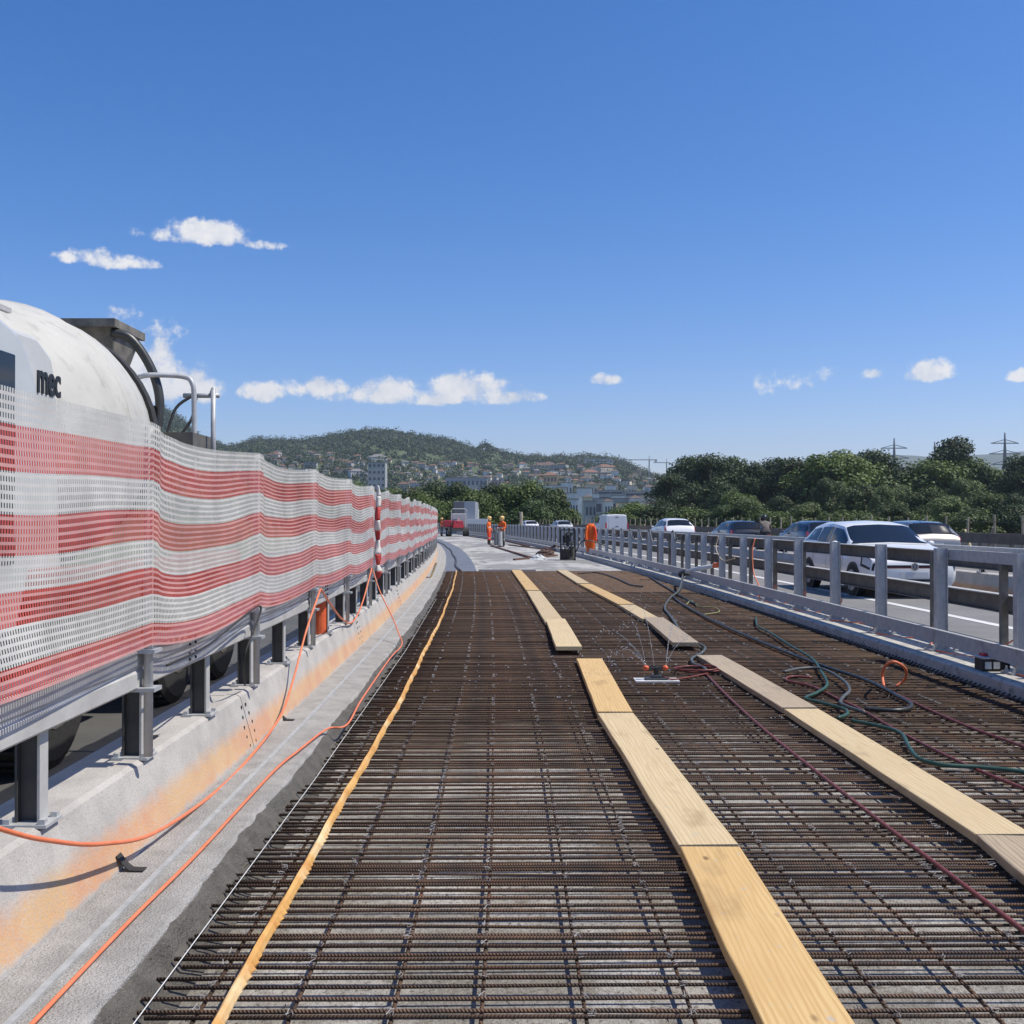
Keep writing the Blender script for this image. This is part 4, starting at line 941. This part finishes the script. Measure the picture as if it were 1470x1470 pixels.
for k, (a_, b2) in enumerate((((705,783),(765,801)),((738,803),(800,797)),((730,782),(800,790)),((668,769),(720,776)),((690,768),(760,784)))):
    q0, q1 = Vector(G(*a_, 0.02)), Vector(G(*b2, .03)); tag(MB().bar(q0, q1, .10, .06).build('rusty_bar', RUSTY), 'long rusty steel bar lying on the patched deck by the kerb', 'steel bar', 'rusty bars along the kerb')
for k in range(26):
    s = rnd.uniform(24, 52); q = P(s, rnd.uniform(4.5, 5.1), .126); rr = rnd.uniform(.04,.12); mb = MB(); rings = []
    for j in range(4): f = j/3; rings.append([(q[0]+math.cos(a)*rr*(1-.6*f)*rnd.uniform(.7,1.2), q[1]+math.sin(a)*rr*(1-.6*f)*rnd.uniform(.7,1.2), q[2]+f*rr*.9) for a in (0,1.05,2.1,3.14,4.2,5.2)])
    tag(mb.loft(rings).build('concrete_rubble', CONCW), 'broken lump of pale concrete lying on the kerb', 'rubble', 'rubble on the kerb')

# ------------------------------------------------------------------ dumper and lorry far along the deck
RED = mat('red_machine_paint', (.42,.03,.04), (.32,.025,.03), 4, .45)
GREYM = mat('grey_machine', (.42,.43,.43), None, rough=.5)
ds = 100; dp = thing('site_dumper', 'red and grey four-wheeled site dumper with roll bar on the far deck', 'dumper', P(ds, 2.75, -.02), head(ds))
for x in (-.85,.85):
    for y in (0,1.9): 
        w = MB().tube([(x-.18,y,.42),(x+.18,y,.42)],.42,20).build('wheel', RUB, dp, local=True)
        MB().tube([(x-.19,y,.42),(x+.19,y,.42)],.2,12).build('rim', GREYM, w, local=True)
MB().box(-.75,.75,-.3,2.3,.5,.85).build('chassis', STEELD, dp, local=True, bevel=.03)
MB().add([(-.55,-.5,.85),(.55,-.5,.85),(.6,.5,.85),(-.6,.5,.85),(-.42,-.35,1.5),(.42,-.35,1.5),(.5,.5,1.55),(-.5,.5,1.55)],[(3,2,1,0),(4,5,6,7),(0,1,5,4),(1,2,6,5),(2,3,7,6),(3,0,4,7)]).build('bonnet', RED, dp, local=True)
MB().add([(-.18,-.42,1.52),(.18,-.42,1.52),(0,-.40,1.82)],[(0,1,2)]).build('warning_triangle', mat('pale_red_triangle', (.75,.35,.3), None), dp, local=True)
MB().box(-1.35,-.6,.4,2.0,.9,1.6).build('skip', RED, dp, local=True, bevel=.05)
MB().box(-.55,.85,.8,1.9,.9,2.25).build('cab', GREYM, dp, local=True, bevel=.06)
MB().tube([(-.62,.6,.9),(-.62,.6,2.55),(-.5,.6,2.7),(.75,.6,2.7),(.88,.6,2.55),(.88,.6,.9)],.045,8).build('roll_bar', STEELW, dp, local=True)
ds = 118; lo = thing('box_lorry', 'grey box lorry parked beyond the site dumper', 'lorry', P(ds, 5.6, -.02), head(ds)+R(-12))
MB().box(-1.25,1.25,0,6.5,1.1,3.75).build('box_body', mat('lorry_grey', (.30,.32,.35), (.26,.28,.31), 2, .6), lo, local=True, bevel=.03)
MB().box(-1.26,-.02,-.012,0,1.15,3.70).build('rear_door', mat('lorry_door', (.16,.15,.15), None, rough=.6), lo, local=True)
MB().box(.02,1.26,-.012,0,1.15,3.70).build('rear_door', mat('lorry_door2', (.33,.35,.38), None, rough=.6), lo, local=True)
MB().box(.1,2.7,-.6,-.1,1.0,1.75).build('tail_board', REFL, lo, local=True, bevel=.02)
for x in (-1,1):
    for y in (1.2,5.2): MB().tube([(x-.15,y,.5),(x+.15,y,.5)],.5,18).build('wheel', RUB, lo, local=True)
MB().box(-1.1,1.1,.2,8.5,.6,1.05).build('chassis', DARK, lo, local=True)
MB().box(-1.2,1.2,6.7,8.6,.7,3.0).build('cab', REFL, lo, local=True, bevel=.1)

# ------------------------------------------------------------------ concrete mixer lorry behind the net
mx = thing('mixer_lorry', 'concrete mixer lorry with dirty white drum behind the striped net', 'mixer lorry', (-4.08, 8.0, 0))
DRUM = mat('dirty_white_drum', (.52,.505,.455), (.43,.415,.37), 1.3, .6, c3=(.36,.34,.29), s3=7, f3=(.57,.74))
def lathe(prof, c0, tilt, n_=48):
    rings = []
    for y, r_ in prof:
        rings.append([(c0[0]+r_*math.cos(2*math.pi*k/n_), c0[1]+y-r_*math.sin(2*math.pi*k/n_)*math.sin(tilt)*1.0, c0[2]+y*math.sin(tilt)+r_*math.sin(2*math.pi*k/n_)*math.cos(tilt)) for k in range(n_)])
    return MB().loft(rings)
C0 = (-4.2, 8.0, 2.16)
dprof = [(-2.1,.50),(-1.9,.70),(-1.4,.92),(-.8,1.06),(-.2,1.125),(.3,1.13),(.8,1.075),(1.22,.96)]
lathe(dprof, C0, R(6)).build('drum', DRUM, mx, smooth=True)
lathe([(.28,1.126),(.29,1.138),(.31,1.138),(.32,1.126)], C0, R(6)).build('drum_seam', DRUM, mx, smooth=True)
lathe([(1.18,.95),(1.19,1.0),(1.32,.99),(1.33,.92)], C0, R(6)).build('drum_ring', RUB, mx)
lathe([(1.33,.92),(2.0,.68),(2.6,.48),(2.62,.40)], C0, R(6)).build('drum_neck', DRUM, mx, smooth=True)
HOP = mat('dirty_hopper', (.10,.095,.085), (.22,.20,.17), 6, .8)
hp_ = MB(); top = [(-4.75,10.1,3.52),(-3.95,10.1,3.52),(-3.95,10.9,3.52),(-4.8,10.9,3.52)]; bot = [(-4.5,10.4,3.0),(-4.05,10.4,3.0),(-4.1,10.8,3.0),(-4.5,10.8,3.0)]
hp_.loft([bot, top], cap=False); hp_.box(-4.79,-3.91,10.06,10.1,3.46,3.54).box(-3.95,-3.91,10.1,10.9,3.46,3.54)
hp_.build('hopper', HOP, mx)
MB().tube(crom([(-3.98,10.15,3.42),(-3.80,10.2,3.36),(-3.62,10.25,3.08),(-3.53,10.25,2.75),(-3.55,10.2,2.4),(-3.62,10.1,1.9)],6),.045,8).build('water_hose', HOSEB, mx, smooth=True)
rl = MB(); rl.tube(crom([(-3.72,10.2,2.98),(-3.60,10.2,3.0),(-3.32,10.3,3.0),(-3.22,10.3,2.93),(-3.20,10.3,2.7),(-3.20,10.3,1.9)],5),.026,8)
rl.tube([(-3.50,10.9,2.88),(-3.12,10.9,2.88)],.026,8); rl.tube([(-3.08,10.55,2.9),(-3.08,10.55,1.9)],.026,8); rl.tube([(-3.08,10.55,2.9),(-3.20,10.9,2.9)],.026,8)
rl.build('platform_railing', STEEL, mx, smooth=True)
MB().tube(crom([(-3.30,10.6,2.85),(-3.45,10.5,2.7),(-3.52,10.4,2.4),(-3.60,10.3,2.2)],5),.016,6).tube(crom([(-3.30,10.7,2.85),(-3.32,10.6,2.6),(-3.46,10.5,2.35)],5),.016,6).build('control_cable', HOSEB, mx, smooth=True)
MB().box(-4.6,-3.15,10.1,10.9,2.22,2.42).build('platform', STEELD, mx)
MB().box(-3.66,-3.56,10.1,10.25,2.1,2.7).build('control_arm', DARK, mx, bevel=.02)
CABM = mat('pale_grey_cab', (.50,.52,.52), (.46,.48,.48), 3, .35, coat=.3)
# cab with rounded top corner, seen from its side: profile in (y, z)
cabp = [(3.3,.9),(5.95,.9),(6.27,1.6),(6.25,2.05),(6.20,2.35),(6.10,2.52),(5.95,2.64),(5.7,2.70),(3.6,2.70),(3.3,2.5)]
rings = [[(x, y + (.0 if abs(x+4.08) < 1.1 else -.03*(1 if y > 5 else -1)), z) for y, z in cabp] for x in (-5.3,-5.22,-2.94,-2.86)]
cabo = MB().loft(rings).build('cab', CABM, mx, bevel=.03)
fpn = [(6.05,.95),(6.9,.95),(6.84,1.5),(6.80,2.0),(6.79,2.45),(6.72,2.62),(6.5,2.72),(6.05,2.72)]
MB().loft([[(x, y, z) for y, z in fpn] for x in (-3.3,-3.02)]).build('tank_panel', mat('panel_grey', (.52,.53,.52), (.47,.48,.47), 4, .5), mx, bevel=.03)
MB().box(-2.86,-2.842,3.9,5.86,1.3,2.50).build('window', GLASS, mx, bevel=.07)
MB().box(-2.72,-2.60,3.6,3.75,1.7,2.5).build('mirror', DARK, mx, bevel=.04)
MB().bar((-3.0,5.9,2.76),(-3.0,5.9,2.90),.03).bar((-3.0,5.7,2.80),(-3.0,6.1,2.80),.03).build('roof_bracket', STEELW, mx)
fc = bpy.data.curves.new('lettering', 'FONT'); fc.body = 'mec'; fc.size = .29; fc.extrude = .004; fc.offset = .006; fc.space_character = .95
fo = bpy.data.objects.new('lettering', fc); col.objects.link(fo); bpy.context.view_layer.update()
lm_ = bpy.data.meshes.new_from_object(fo.evaluated_get(bpy.context.evaluated_depsgraph_get())); bpy.data.objects.remove(fo)
lm_.materials.clear(); lm_.materials.append(DARK)
lo_ = bpy.data.objects.new('lettering', lm_); col.objects.link(lo_); lo_.parent = mx
lo_.matrix_local = Matrix.Translation(Vector((-3.014, 6.49, 2.37)) - mx.location) @ Matrix(((0,0,1,0),(.72,0,0,0),(0,1,0,0),(0,0,0,1)))
MB().box(-4.9,-3.3,3.3,11.2,.7,1.0).build('chassis', DARK, mx)
for (y, nm) in ((4.6,'front'),(6.4,'second'),(8.75,'third'),(10.1,'rear')):
    for x0, x1 in ((-3.15,-2.84),(-5.3,-4.95)):
        w = MB().tube([(x0,y,.52),(x0+.03,y,.52),(x1-.03,y,.52),(x1,y,.52)],[.46,.52,.52,.46],28)
        for k in range(28): a = k*math.pi/14; w.bar((x0+.04,y+math.cos(a)*.522,.52+math.sin(a)*.522),(x1-.04,y+math.cos(a)*.522,.52+math.sin(a)*.522),.05,.02)
        wo_ = w.build('wheel', RUB, mx)
        MB().tube([(x0-.004,y,.52),(x1+.004,y,.52)],.27,18).build('rim', STEELD, wo_)
REDF = mat('faded_red_panel', (.32,.07,.06), (.25,.06,.05), 3, .6)
MB().box(-3.05,-2.88,5.4,10.9,1.08,1.24).build('mudguard', REDF, mx, bevel=.03)
MB().box(-3.2,-2.92,6.95,8.1,.55,1.05).build('side_tank', STEELD, mx, bevel=.05)
MB().box(-5.2,-2.95,3.3,3.36,.5,1.2).build('bumper', GREYM, mx)

# ------------------------------------------------------------------ trees
LEAF = []
for k, (c1, c2) in enumerate((((.060,.098,.020),(.120,.160,.034)),((.035,.062,.016),(.065,.100,.026)),((.085,.120,.036),(.140,.175,.058)))):
    LEAF.append(mat('foliage_%d' % k, c1, c2, .35, .65, trans=.22, objrand=.34, contrast=(.3,.7)))
BARK = mat('bark', (.10,.075,.055), (.06,.05,.04), 6, .9)
def leafmesh(name, centers, radii, per, size, seed, m, flat=.8):
    r = np.random.default_rng(seed); cs = np.repeat(centers, per, 0); rs = np.repeat(radii, per)
    d = r.normal(size=(len(cs), 3)); d /= np.linalg.norm(d, axis=1)[:, None]
    rad = rs*(r.random(len(cs))**.38); p = cs + d*rad[:, None]*np.array([1, 1, flat])
    nrm = d + r.normal(size=d.shape)*.55 + np.array([0, 0, .35]); nrm /= np.linalg.norm(nrm, axis=1)[:, None]
    a = np.cross(nrm, r.normal(size=d.shape)); a /= np.linalg.norm(a, axis=1)[:, None]; bb = np.cross(nrm, a)
    sz = size*(.6+.8*r.random(len(cs)))[:, None]
    v = np.stack([p-a*sz*.5, p+bb*sz*.33, p+a*sz*.5, p-bb*sz*.33], 1).reshape(-1, 3)
    me = bpy.data.meshes.new(name); nq = len(cs)
    me.vertices.add(nq*4); me.vertices.foreach_set('co', v.astype(np.float32).ravel())
    me.loops.add(nq*4); me.loops.foreach_set('vertex_index', np.arange(nq*4, dtype=np.int32))
    me.polygons.add(nq); me.polygons.foreach_set('loop_start', np.arange(0, nq*4, 4, dtype=np.int32)); me.polygons.foreach_set('loop_total', np.full(nq, 4, dtype=np.int32))
    me.update(); me.materials.append(m); return me
def tree_proto(seed, H, W, m, conic=0):
    r = np.random.default_rng(seed); nC = 44
    th = r.random(nC)*6.28; hh = r.random(nC)**.8
    env = np.sin(np.pi*np.clip(hh*.88+.12, 0, 1))**.6*(1-conic*hh)
    rr = W*env*(.35+.6*r.random(nC))
    cen = np.stack([np.cos(th)*rr, np.sin(th)*rr, H*(.22+.70*hh)], 1)
    rad = W*(.20+.2*r.random(nC))*(1-.35*conic*hh)
    crown = leafmesh('crown', cen, rad, 330, W*.066, seed, m)
    mb = MB(); mb.tube([(0,0,-.5),(.1,.05,H*.25),(-.05,.1,H*.55),(0,0,H*.82)], [H*.024,H*.018,H*.012,H*.004], 8)
    for k in range(9):
        c = cen[k*4]; z0 = H*(.2+.05*k); mb.tube([(0,0,z0), tuple((np.array([0,0,z0])+c)/2+np.array([0,0,H*.03])), tuple(c)], [H*.009,H*.006,H*.002], 5)
    o = mb.build('trunk', BARK, None, local=True, smooth=True); tm = o.data; bpy.data.objects.remove(o)
    return crown, tm
PROTO = [tree_proto(1,15,5.2,LEAF[0]), tree_proto(2,15,4.6,LEAF[1]), tree_proto(3,14,5.6,LEAF[0]), tree_proto(4,16,4.2,LEAF[2]), tree_proto(5,15,5.0,LEAF[1]), tree_proto(6,15,4.0,LEAF[2],.5)]
KIND = ['broad mid-green', 'dark-green dense', 'wide rounded', 'pale-green loose', 'deep-green broad', 'pointed pale-green']
def tree(x, ytop, Z, k, wide, label, group, gz=GZ):
    q = AT(x, ytop, Z); h = q[2]-gz; sc = h/15.
    r_ = thing('broadleaf_tree', label, 'tree', (q[0], q[1], gz), 0, group); r_.rotation_euler = (0,0,rnd.uniform(0,6.28)); r_.scale = (sc*wide, sc*wide, sc)
    c_ = bpy.data.objects.new('crown', PROTO[k][0]); col.objects.link(c_); c_.parent = r_
    t_ = bpy.data.objects.new('trunk', PROTO[k][1]); col.objects.link(t_); t_.parent = r_
    return r_
for (x, y, Z, k, w) in ((560,692,190,2,1.1),(590,695,175,0,1.1),(625,690,185,4,1.1),(655,688,170,1,1.1),(683,697,150,0,1.0),(705,690,160,1,1.1),(735,686,160,2,1.15),(762,684,155,0,1.0),(785,700,150,4,1.0),(800,695,165,5,1.1),(540,700,210,4,1.2),(610,705,160,0,1.0),(645,712,150,2,1.0),(765,715,140,4,1.0),(815,725,150,0,.8),(500,688,230,0,1.2),(470,680,260,2,1.2),(440,676,270,4,1.2)):
    tree(x, y, Z, k, w, KIND[k]+' tree in the clump beyond the box lorry', 'trees beyond the box lorry')
for (x, y, Z, k, w) in ((965,668,250,1,1.1),(990,655,270,4,1.1),(1020,650,260,1,1.2),(1050,656,270,4,1.1),(1085,652,255,1,1.1),(1115,658,265,4,1.2),(1140,655,250,1,1.1),(1165,660,260,4,1.1),(1195,645,240,0,1.2),(1225,642,250,2,1.2),(1255,648,255,4,1.2),(1287,690,260,1,1.0),(1312,672,255,3,1.0),(1340,655,250,0,1.2),(1372,637,255,4,1.1),(1400,650,250,2,1.2),(1430,662,260,1,1.1),(1462,650,240,4,1.2),(1495,640,235,1,1.2),(1530,645,235,4,1.2),(1235,690,215,0,1.0),(1190,690,220,3,1.0),(1330,690,215,2,1.1),(1420,700,205,0,1.1),(1060,700,200,0,1.0),(1040,690,230,1,1.0),(1295,700,220,3,.9),(1385,690,215,3,1.1),(1270,700,205,3,.9),(1120,690,235,4,1.0),(1455,705,200,1,1.0)):
    if Z > 234: y = 656+(y-654)*1.5 + rnd.uniform(-9, 9); w *= rnd.uniform(.8, 1.15)
    tree(x, y, Z, k, w, KIND[k]+' tree in the dark wood across the carriageway', 'trees across the carriageway')
for (x, y, Z, k, w) in ((885,722,185,2,1.3),(912,716,190,0,1.3),(935,724,180,1,1.4),(955,722,180,4,1.4),(985,724,175,0,1.4),(1012,725,175,2,1.4),(1040,722,170,1,1.3),(1072,718,168,3,1.2),(1100,726,165,0,1.3),(1130,728,165,2,1.3),(1160,724,165,3,1.2),(1200,728,160,0,1.3),(1240,726,160,2,1.3),(1285,724,160,3,1.2),(1360,715,165,3,1.2),(1400,722,160,2,1.3),(1310,730,160,0,1.2),(1455,722,160,4,1.2)):
    tree(x, y, Z, k, w, KIND[k]+' low bushy tree just behind the wire fence', 'low trees behind the wire fence')

# ------------------------------------------------------------------ hill with town
RX = [-400,100,150,195,235,262,290,330,370,440,480,520,560,600,650,680,697,720,760,830,870,900,950,1000,1100,1500]
RY = [600,640,632,606,590,606,634,642,632,634,626,619,619,627,634,646,638,651,657,657,657,666,688,700,715,722]
def hz(x, y):
    px_ = 735 + x/np.maximum(y, 1)*1470
    ridge = (747-np.interp(px_, RX, RY) - 4)/1470*1900 + CAMZ - GZ
    f = np.clip((y-650)/(1900-650), 0, 1); f = f*f*(3-2*f)*.72 + .28*f
    bumps = 6*np.sin(x*.011+1)*np.sin(y*.009)+4*np.sin(x*.027+y*.017)
    return GZ + ridge*f + bumps*f*(1-f)*3 - np.clip((y-1900)/600, 0, 1)*ridge*.8
gx = np.linspace(-2600, 1600, 150); gy = np.linspace(600, 2500, 70)
XX, YY = np.meshgrid(gx, gy, indexing='ij'); ZZ = hz(XX, YY)
ZZ[:, 0] = GZ - 1
vs = np.stack([XX, YY, ZZ], -1).reshape(-1, 3).tolist(); ng = len(gy)
fs = [(i*ng+j, (i+1)*ng+j, (i+1)*ng+j+1, i*ng+j+1) for i in range(len(gx)-1) for j in range(ng-1)]
HILLG = mat('hill_meadow', (.055,.085,.03), (.10,.125,.05), .012, .95, c3=(.14,.15,.08), s3=.03, f3=(.6,.7))
struct(MB().add(vs, fs).build('hill', HILLG, smooth=True))
r = np.random.default_rng(11)
def px_of(p): return 735+p[0]/p[1]*1470, 747-(p[2]-CAMZ)/p[1]*1470
cand = []
while len(cand) < 6400:
    y = r.uniform(800, 2000); xp = r.uniform(120, 1040); x = (xp-735)/1470*y; z = float(hz(x, y)); f = (z-GZ)/max(1., float(hz((xp-735)/1470*1900, 1900)-GZ))
    prob = .9 if f > .62 else (.52 if f > .2 else .3)
    if r.random() < prob: cand.append((x, y, z))
cand = np.array(cand); hh = r.uniform(4, 7, len(cand)) + 6*(r.random(len(cand)) > .86); cand[:, 2] += hh*.5
wood = leafmesh('hillside_wood', cand, hh*.85, 44, 2.5, 12, mat('far_foliage', (.034,.060,.022), (.070,.100,.036), .02, .7, trans=.12, contrast=(.3,.7)))
wo2 = bpy.data.objects.new('hillside_wood', wood); col.objects.link(wo2); tag(wo2, 'green wood covering the hill above the town', 'wood', kind='stuff')
# houses
WALLS = [('cream', (.62,.55,.42)), ('white', (.72,.71,.68)), ('ochre', (.60,.42,.20)), ('pink', (.48,.34,.29)), ('grey', (.40,.40,.39))]
ROOFS = [('terracotta', (.24,.125,.085)), ('brown', (.15,.105,.085)), ('grey', (.22,.21,.20))]
WINM = mat('far_window', (.05,.06,.08), None, rough=.2)
def house(p, w, d, h, wi, ri, rz, flat=False, wins=True, name='town_house', label=None, floors=2, cols=3, group='houses of the hillside town', ww=.44):
    wn_, wc = WALLS[wi]; rn, rc = ROOFS[ri]
    lab = label or ('%s-walled %s %s %s roof on the wooded hillside' % (wn_, 'block with' if flat else 'house with', 'flat' if flat else 'hipped', rn))
    r_ = thing(name, lab, 'building', p, rz, group)
    wm = mat('wall_'+wn_, wc, tuple(q*.85 for q in wc), .3, .85); rm = mat('roof_'+rn, rc, tuple(q*.75 for q in rc), .4, .9)
    MB().box(-w/2,w/2,-d/2,d/2,-4,h).build('wall', wm, r_, local=True)
    if flat: MB().box(-w/2-.3,w/2+.3,-d/2-.3,d/2+.3,h+.01,h+.5).build('roof', rm, r_, local=True)
    else:
        e = .6; rh = min(w, d)*.28; k_ = max(0, w/2-d/2*.8)
        MB().add([(-w/2-e,-d/2-e,h),(w/2+e,-d/2-e,h),(w/2+e,d/2+e,h),(-w/2-e,d/2+e,h),(-k_,0,h+rh),(k_,0,h+rh)], [(0,1,5,4),(1,2,5),(2,3,4,5),(3,0,4),(3,2,1,0)]).build('roof', rm, r_, local=True)
    if wins:
        wx = w/cols
        for fl in range(floors):
            for cix in range(cols):
                x0 = -w/2+wx*(cix+.5-ww/2); z0 = h*(fl+.34)/floors
                MB().box(x0, x0+wx*ww, -d/2-.08, -d/2+.05, z0, z0+h/floors*.4).build('window', WINM, r_, local=True)
    return r_
hr = random.Random(21); placed = []; tries = 0
while len(placed) < 290 and tries < 20000:
    tries += 1
    xp = hr.uniform(330, 1000); yp = hr.uniform(655, 722)
    if xp < 520 and yp > 690: continue
    lowlim = np.interp(xp, [330,380,460,540,620,700,800,900,1000], [648,646,652,662,672,672,670,680,690])
    if yp < lowlim: continue
    # find ground distance where the hill projects to yp
    Z = None
    for y in range(700, 1880, 20):
        x = (xp-735)/1470*y
        if 747-(float(hz(x, y))-CAMZ)/y*1470 <= yp: Z = y; break
    if not Z: continue
    if any(abs(xp-a)*1. < 7.5 and abs(yp-b_) < 4 for a, b_ in placed): continue
    placed.append((xp, yp)); x = (xp-735)/1470*Z
    big = hr.random() < .14; sc_ = Z/1470; w = hr.uniform(6, 12)*sc_ if not big else hr.uniform(14, 24)*sc_; h = hr.uniform(4, 7.5)*sc_ if not big else hr.uniform(6.5, 9)*sc_
    flat = big and hr.random() < .5
    house((x, Z, float(hz(x, Z))), w, w*.7, h, hr.choice([0,0,0,1,1,1,2,3,4,4]), 2 if flat else hr.choice([0,0,1,1,2]), hr.uniform(-.5,.5), flat, wins=big, floors=3 if big else 2, cols=5 if big else 3)
def blk(x0, x1, ytop, Z, wi, label, floors, cols, d=14, flat=True, ri=2, name='large_building', ww=.5):
    a = AT(x0, ytop, Z); b2 = AT(x1, ytop, Z); x = (a[0]+b2[0])/2; gz = float(hz(x, Z))
    gz = min(gz, a[2]-8)
    return house((x, Z+d/2, gz), b2[0]-a[0], d, a[2]-gz, wi, ri, 0, flat, True, name, label, floors, cols, None, ww)
blk(528,553,664,900,4,'grey apartment tower block standing above the striped net',7,4)
blk(640,700,686,1000,4,'long grey industrial hall with flat roof below the town',2,10)
blk(742,822,697,900,1,'long low pale warehouse with flat roof behind the tree clump',2,9,30)
blk(829,850,701,640,1,'white slab tower beside the industrial blocks',1,1,12,True,2,'large_building',.25)
blk(853,905,716,600,4,'dark low factory block below the grey offices',2,5,14,True,2,'large_building',.9)
blk(858,894,704,760,4,'blue-grey office block with ribbon windows',7,2,14,True,2,'large_building',.92)
blk(897,940,706,780,4,'wide pale office block with horizontal window bands',6,1,14,True,2,'large_building',.94)
k = 0
for (x0, x1, yt, Z, wi) in ((815,828,708,560,1),(838,850,713,540,0),(851,860,709,700,1),(880,897,712,680,1),(905,922,715,590,1),(922,936,711,640,0),(938,952,706,700,1),(943,958,714,560,4),(818,830,717,500,1),(840,856,720,480,4),(868,880,719,470,1),(888,902,722,470,0),(912,926,721,480,1),(935,950,722,470,1),(800,814,700,760,0),(806,822,693,850,1),(842,858,695,860,0),(870,884,697,860,1),(902,914,697,880,0),(925,940,699,860,1),(945,960,698,840,4)):
    fl_ = k % 3 != 1; k += 1
    blk(x0, x1, yt, Z, wi, ('%s low block with flat grey roof in the valley town' if fl_ else '%s house with pitched brown roof in the valley town') % WALLS[wi][0], 2, 3, 12, fl_, 2 if fl_ else 1, 'town_building')['group'] = 'buildings in the valley town'
blk(840,880,660,1500,1,'long white building with flat roof high on the hill',2,6)
blk(780,800,682,1100,2,'ochre building with terracotta roof under the hill',2,4,12,False,0)
blk(705,720,690,1050,3,'pink square house with flat roof amid trees',3,3)
blk(765,800,668,1400,0,'broad cream villa with brown roof on the hill',2,6,16,False,1)
blk(900,955,722,560,3,'low reddish building behind the bushes',1,8)
blk(1432,1462,722,330,4,'small grey house between the trees across the carriageway',2,3,9,False,2)
gs = thing('filling_station', 'small white filling station kiosk with red pumps', 'kiosk', (AT(827,740,330)[0], 330, GZ))
MB().box(-2.5,2.5,-2,2,0,8.2).build('kiosk_wall', WALLM:=mat('wall_white', (.72,.71,.68)), gs, local=True)
MB().box(-3,3,-3,3,8.21,8.9).build('canopy', mat('canopy_white', (.75,.75,.75), None), gs, local=True)
for x in (-1.2,.1,1.3): MB().box(x-.35,x+.35,-2.6,-2.02,7.0-2,8.0).build('red_panel', RED, gs, local=True)
# far hill at the right
mb = MB(); pr = [(-200,747),(900,742),(1080,700),(1160,662),(1200,656),(1290,652),(1340,656),(1400,650),(1440,648),(1520,644),(1700,640),(2000,700),(2300,747)]
vs = []; 
for k in range(90):
    xp = -200+k*28; yy = np.interp(xp, [q[0] for q in pr], [q[1] for q in pr]) + 1.5*math.sin(k*.9) - 2
    for (Z, f) in ((4200,0),(4700,.62),(5200,1.0),(5900,.5)):
        vs.append(((xp-735)/1470*Z, Z, GZ-2 + f*((747-yy)/1470*5200)))
fs = [(i*4+j, (i+1)*4+j, (i+1)*4+j+1, i*4+j+1) for i in range(89) for j in range(3)]
struct(mb.add(vs, fs).build('far_hill', mat('far_hill_green', (.05,.08,.035), (.08,.105,.05), .004, .95), smooth=True))
# pylons, cranes
def pylon(x, ytop, Z, label, arms=3):
    q = AT(x, ytop, Z); H = q[2]-GZ; r_ = thing('power_pylon', label, 'pylon', (q[0], Z, GZ)); PM = mat('pylon_steel', (.22,.23,.24), None, rough=.6)
    w0 = H*.07; th_ = H*.0045; mb = MB()
    for sx_ in (-1,1):
        for sy in (-1,1): mb.bar((sx_*w0,sy*w0,0),(sx_*.6,sy*.6,H*.72),th_*2); mb.bar((sx_*.6,sy*.6,H*.72),(0,0,H),th_*2)
    nb = 9
    for k in range(nb):
        z0, z1 = H*.72*k/nb, H*.72*(k+1)/nb; a = w0+(.6-w0)*k/nb; c_ = w0+(.6-w0)*(k+1)/nb
        mb.bar((-a,-a,z0),(c_,-c_,z1),th_*1.3); mb.bar((a,-a,z0),(-c_,-c_,z1),th_*1.3)
    mb.build('lattice_tower', PM, r_, local=True)
    for k in range(arms):
        z = H*(.70+.1*k); aw = H*(.15-.02*abs(k-1)); MB().bar((-aw,0,z),(aw,0,z),th_*2).bar((-aw,0,z),(0,0,z+H*.035),th_*1.3).bar((aw,0,z),(0,0,z+H*.035),th_*1.3).build('cross_arm', PM, r_, local=True)
pylon(1284,629,620,'lattice pylon with three cross arms rising between the tree crowns')
pylon(1443,621,600,'tallest lattice pylon with three cross arms beside the last trees')
pylon(1342,634,1100,'small distant lattice pylon on the far hill', 1)
for (x, ytop, Z, jl, lab) in ((932,660,1500,-45,'tower crane with long thin jib over the town'),(957,664,1700,-22,'smaller tower crane near the dark wood'),(840,659,1450,38,'yellow tower crane beside the white hilltop building')):
    q = AT(x, ytop, Z); gz = float(hz(q[0], Z)); CM = mat('crane_steel', (.35,.34,.30), None, rough=.6)
    r_ = thing('tower_crane', lab, 'crane', (q[0], Z, gz)); h = q[2]-gz
    MB().box(-.8,.8,-.8,.8,0,h).build('mast', CM, r_, local=True)
    MB().bar((-.25*jl,0,h),(jl,0,h),1.2).build('jib', CM, r_, local=True)
    MB().bar((0,0,h+.6),(0,0,h+6),.8).build('tower_top', CM, r_, local=True)
    MB().box(min(-.25*jl,-.18*jl),max(-.25*jl,-.18*jl),-1,1,h-3,h-.7).build('counterweight', CM, r_, local=True)
# ------------------------------------------------------------------ haze
HZ = bpy.data.materials.new('haze_air'); HZ.use_nodes = True; nn_ = HZ.node_tree.nodes; nn_.clear()
pv = nn_.new('ShaderNodeVolumePrincipled'); pv.inputs['Color'].default_value = (.80,.88,1,1); pv.inputs['Density'].default_value = .00011; pv.inputs['Anisotropy'].default_value = .3
ou = nn_.new('ShaderNodeOutputMaterial'); HZ.node_tree.links.new(pv.outputs[0], ou.inputs['Volume'])
hb = MB().box(-3500,3500,-400,6300,GZ-3,420).build('haze', HZ); hb['kind'] = 'stuff'; tag(hb, 'thin pale blue summer haze over the valley', 'haze')
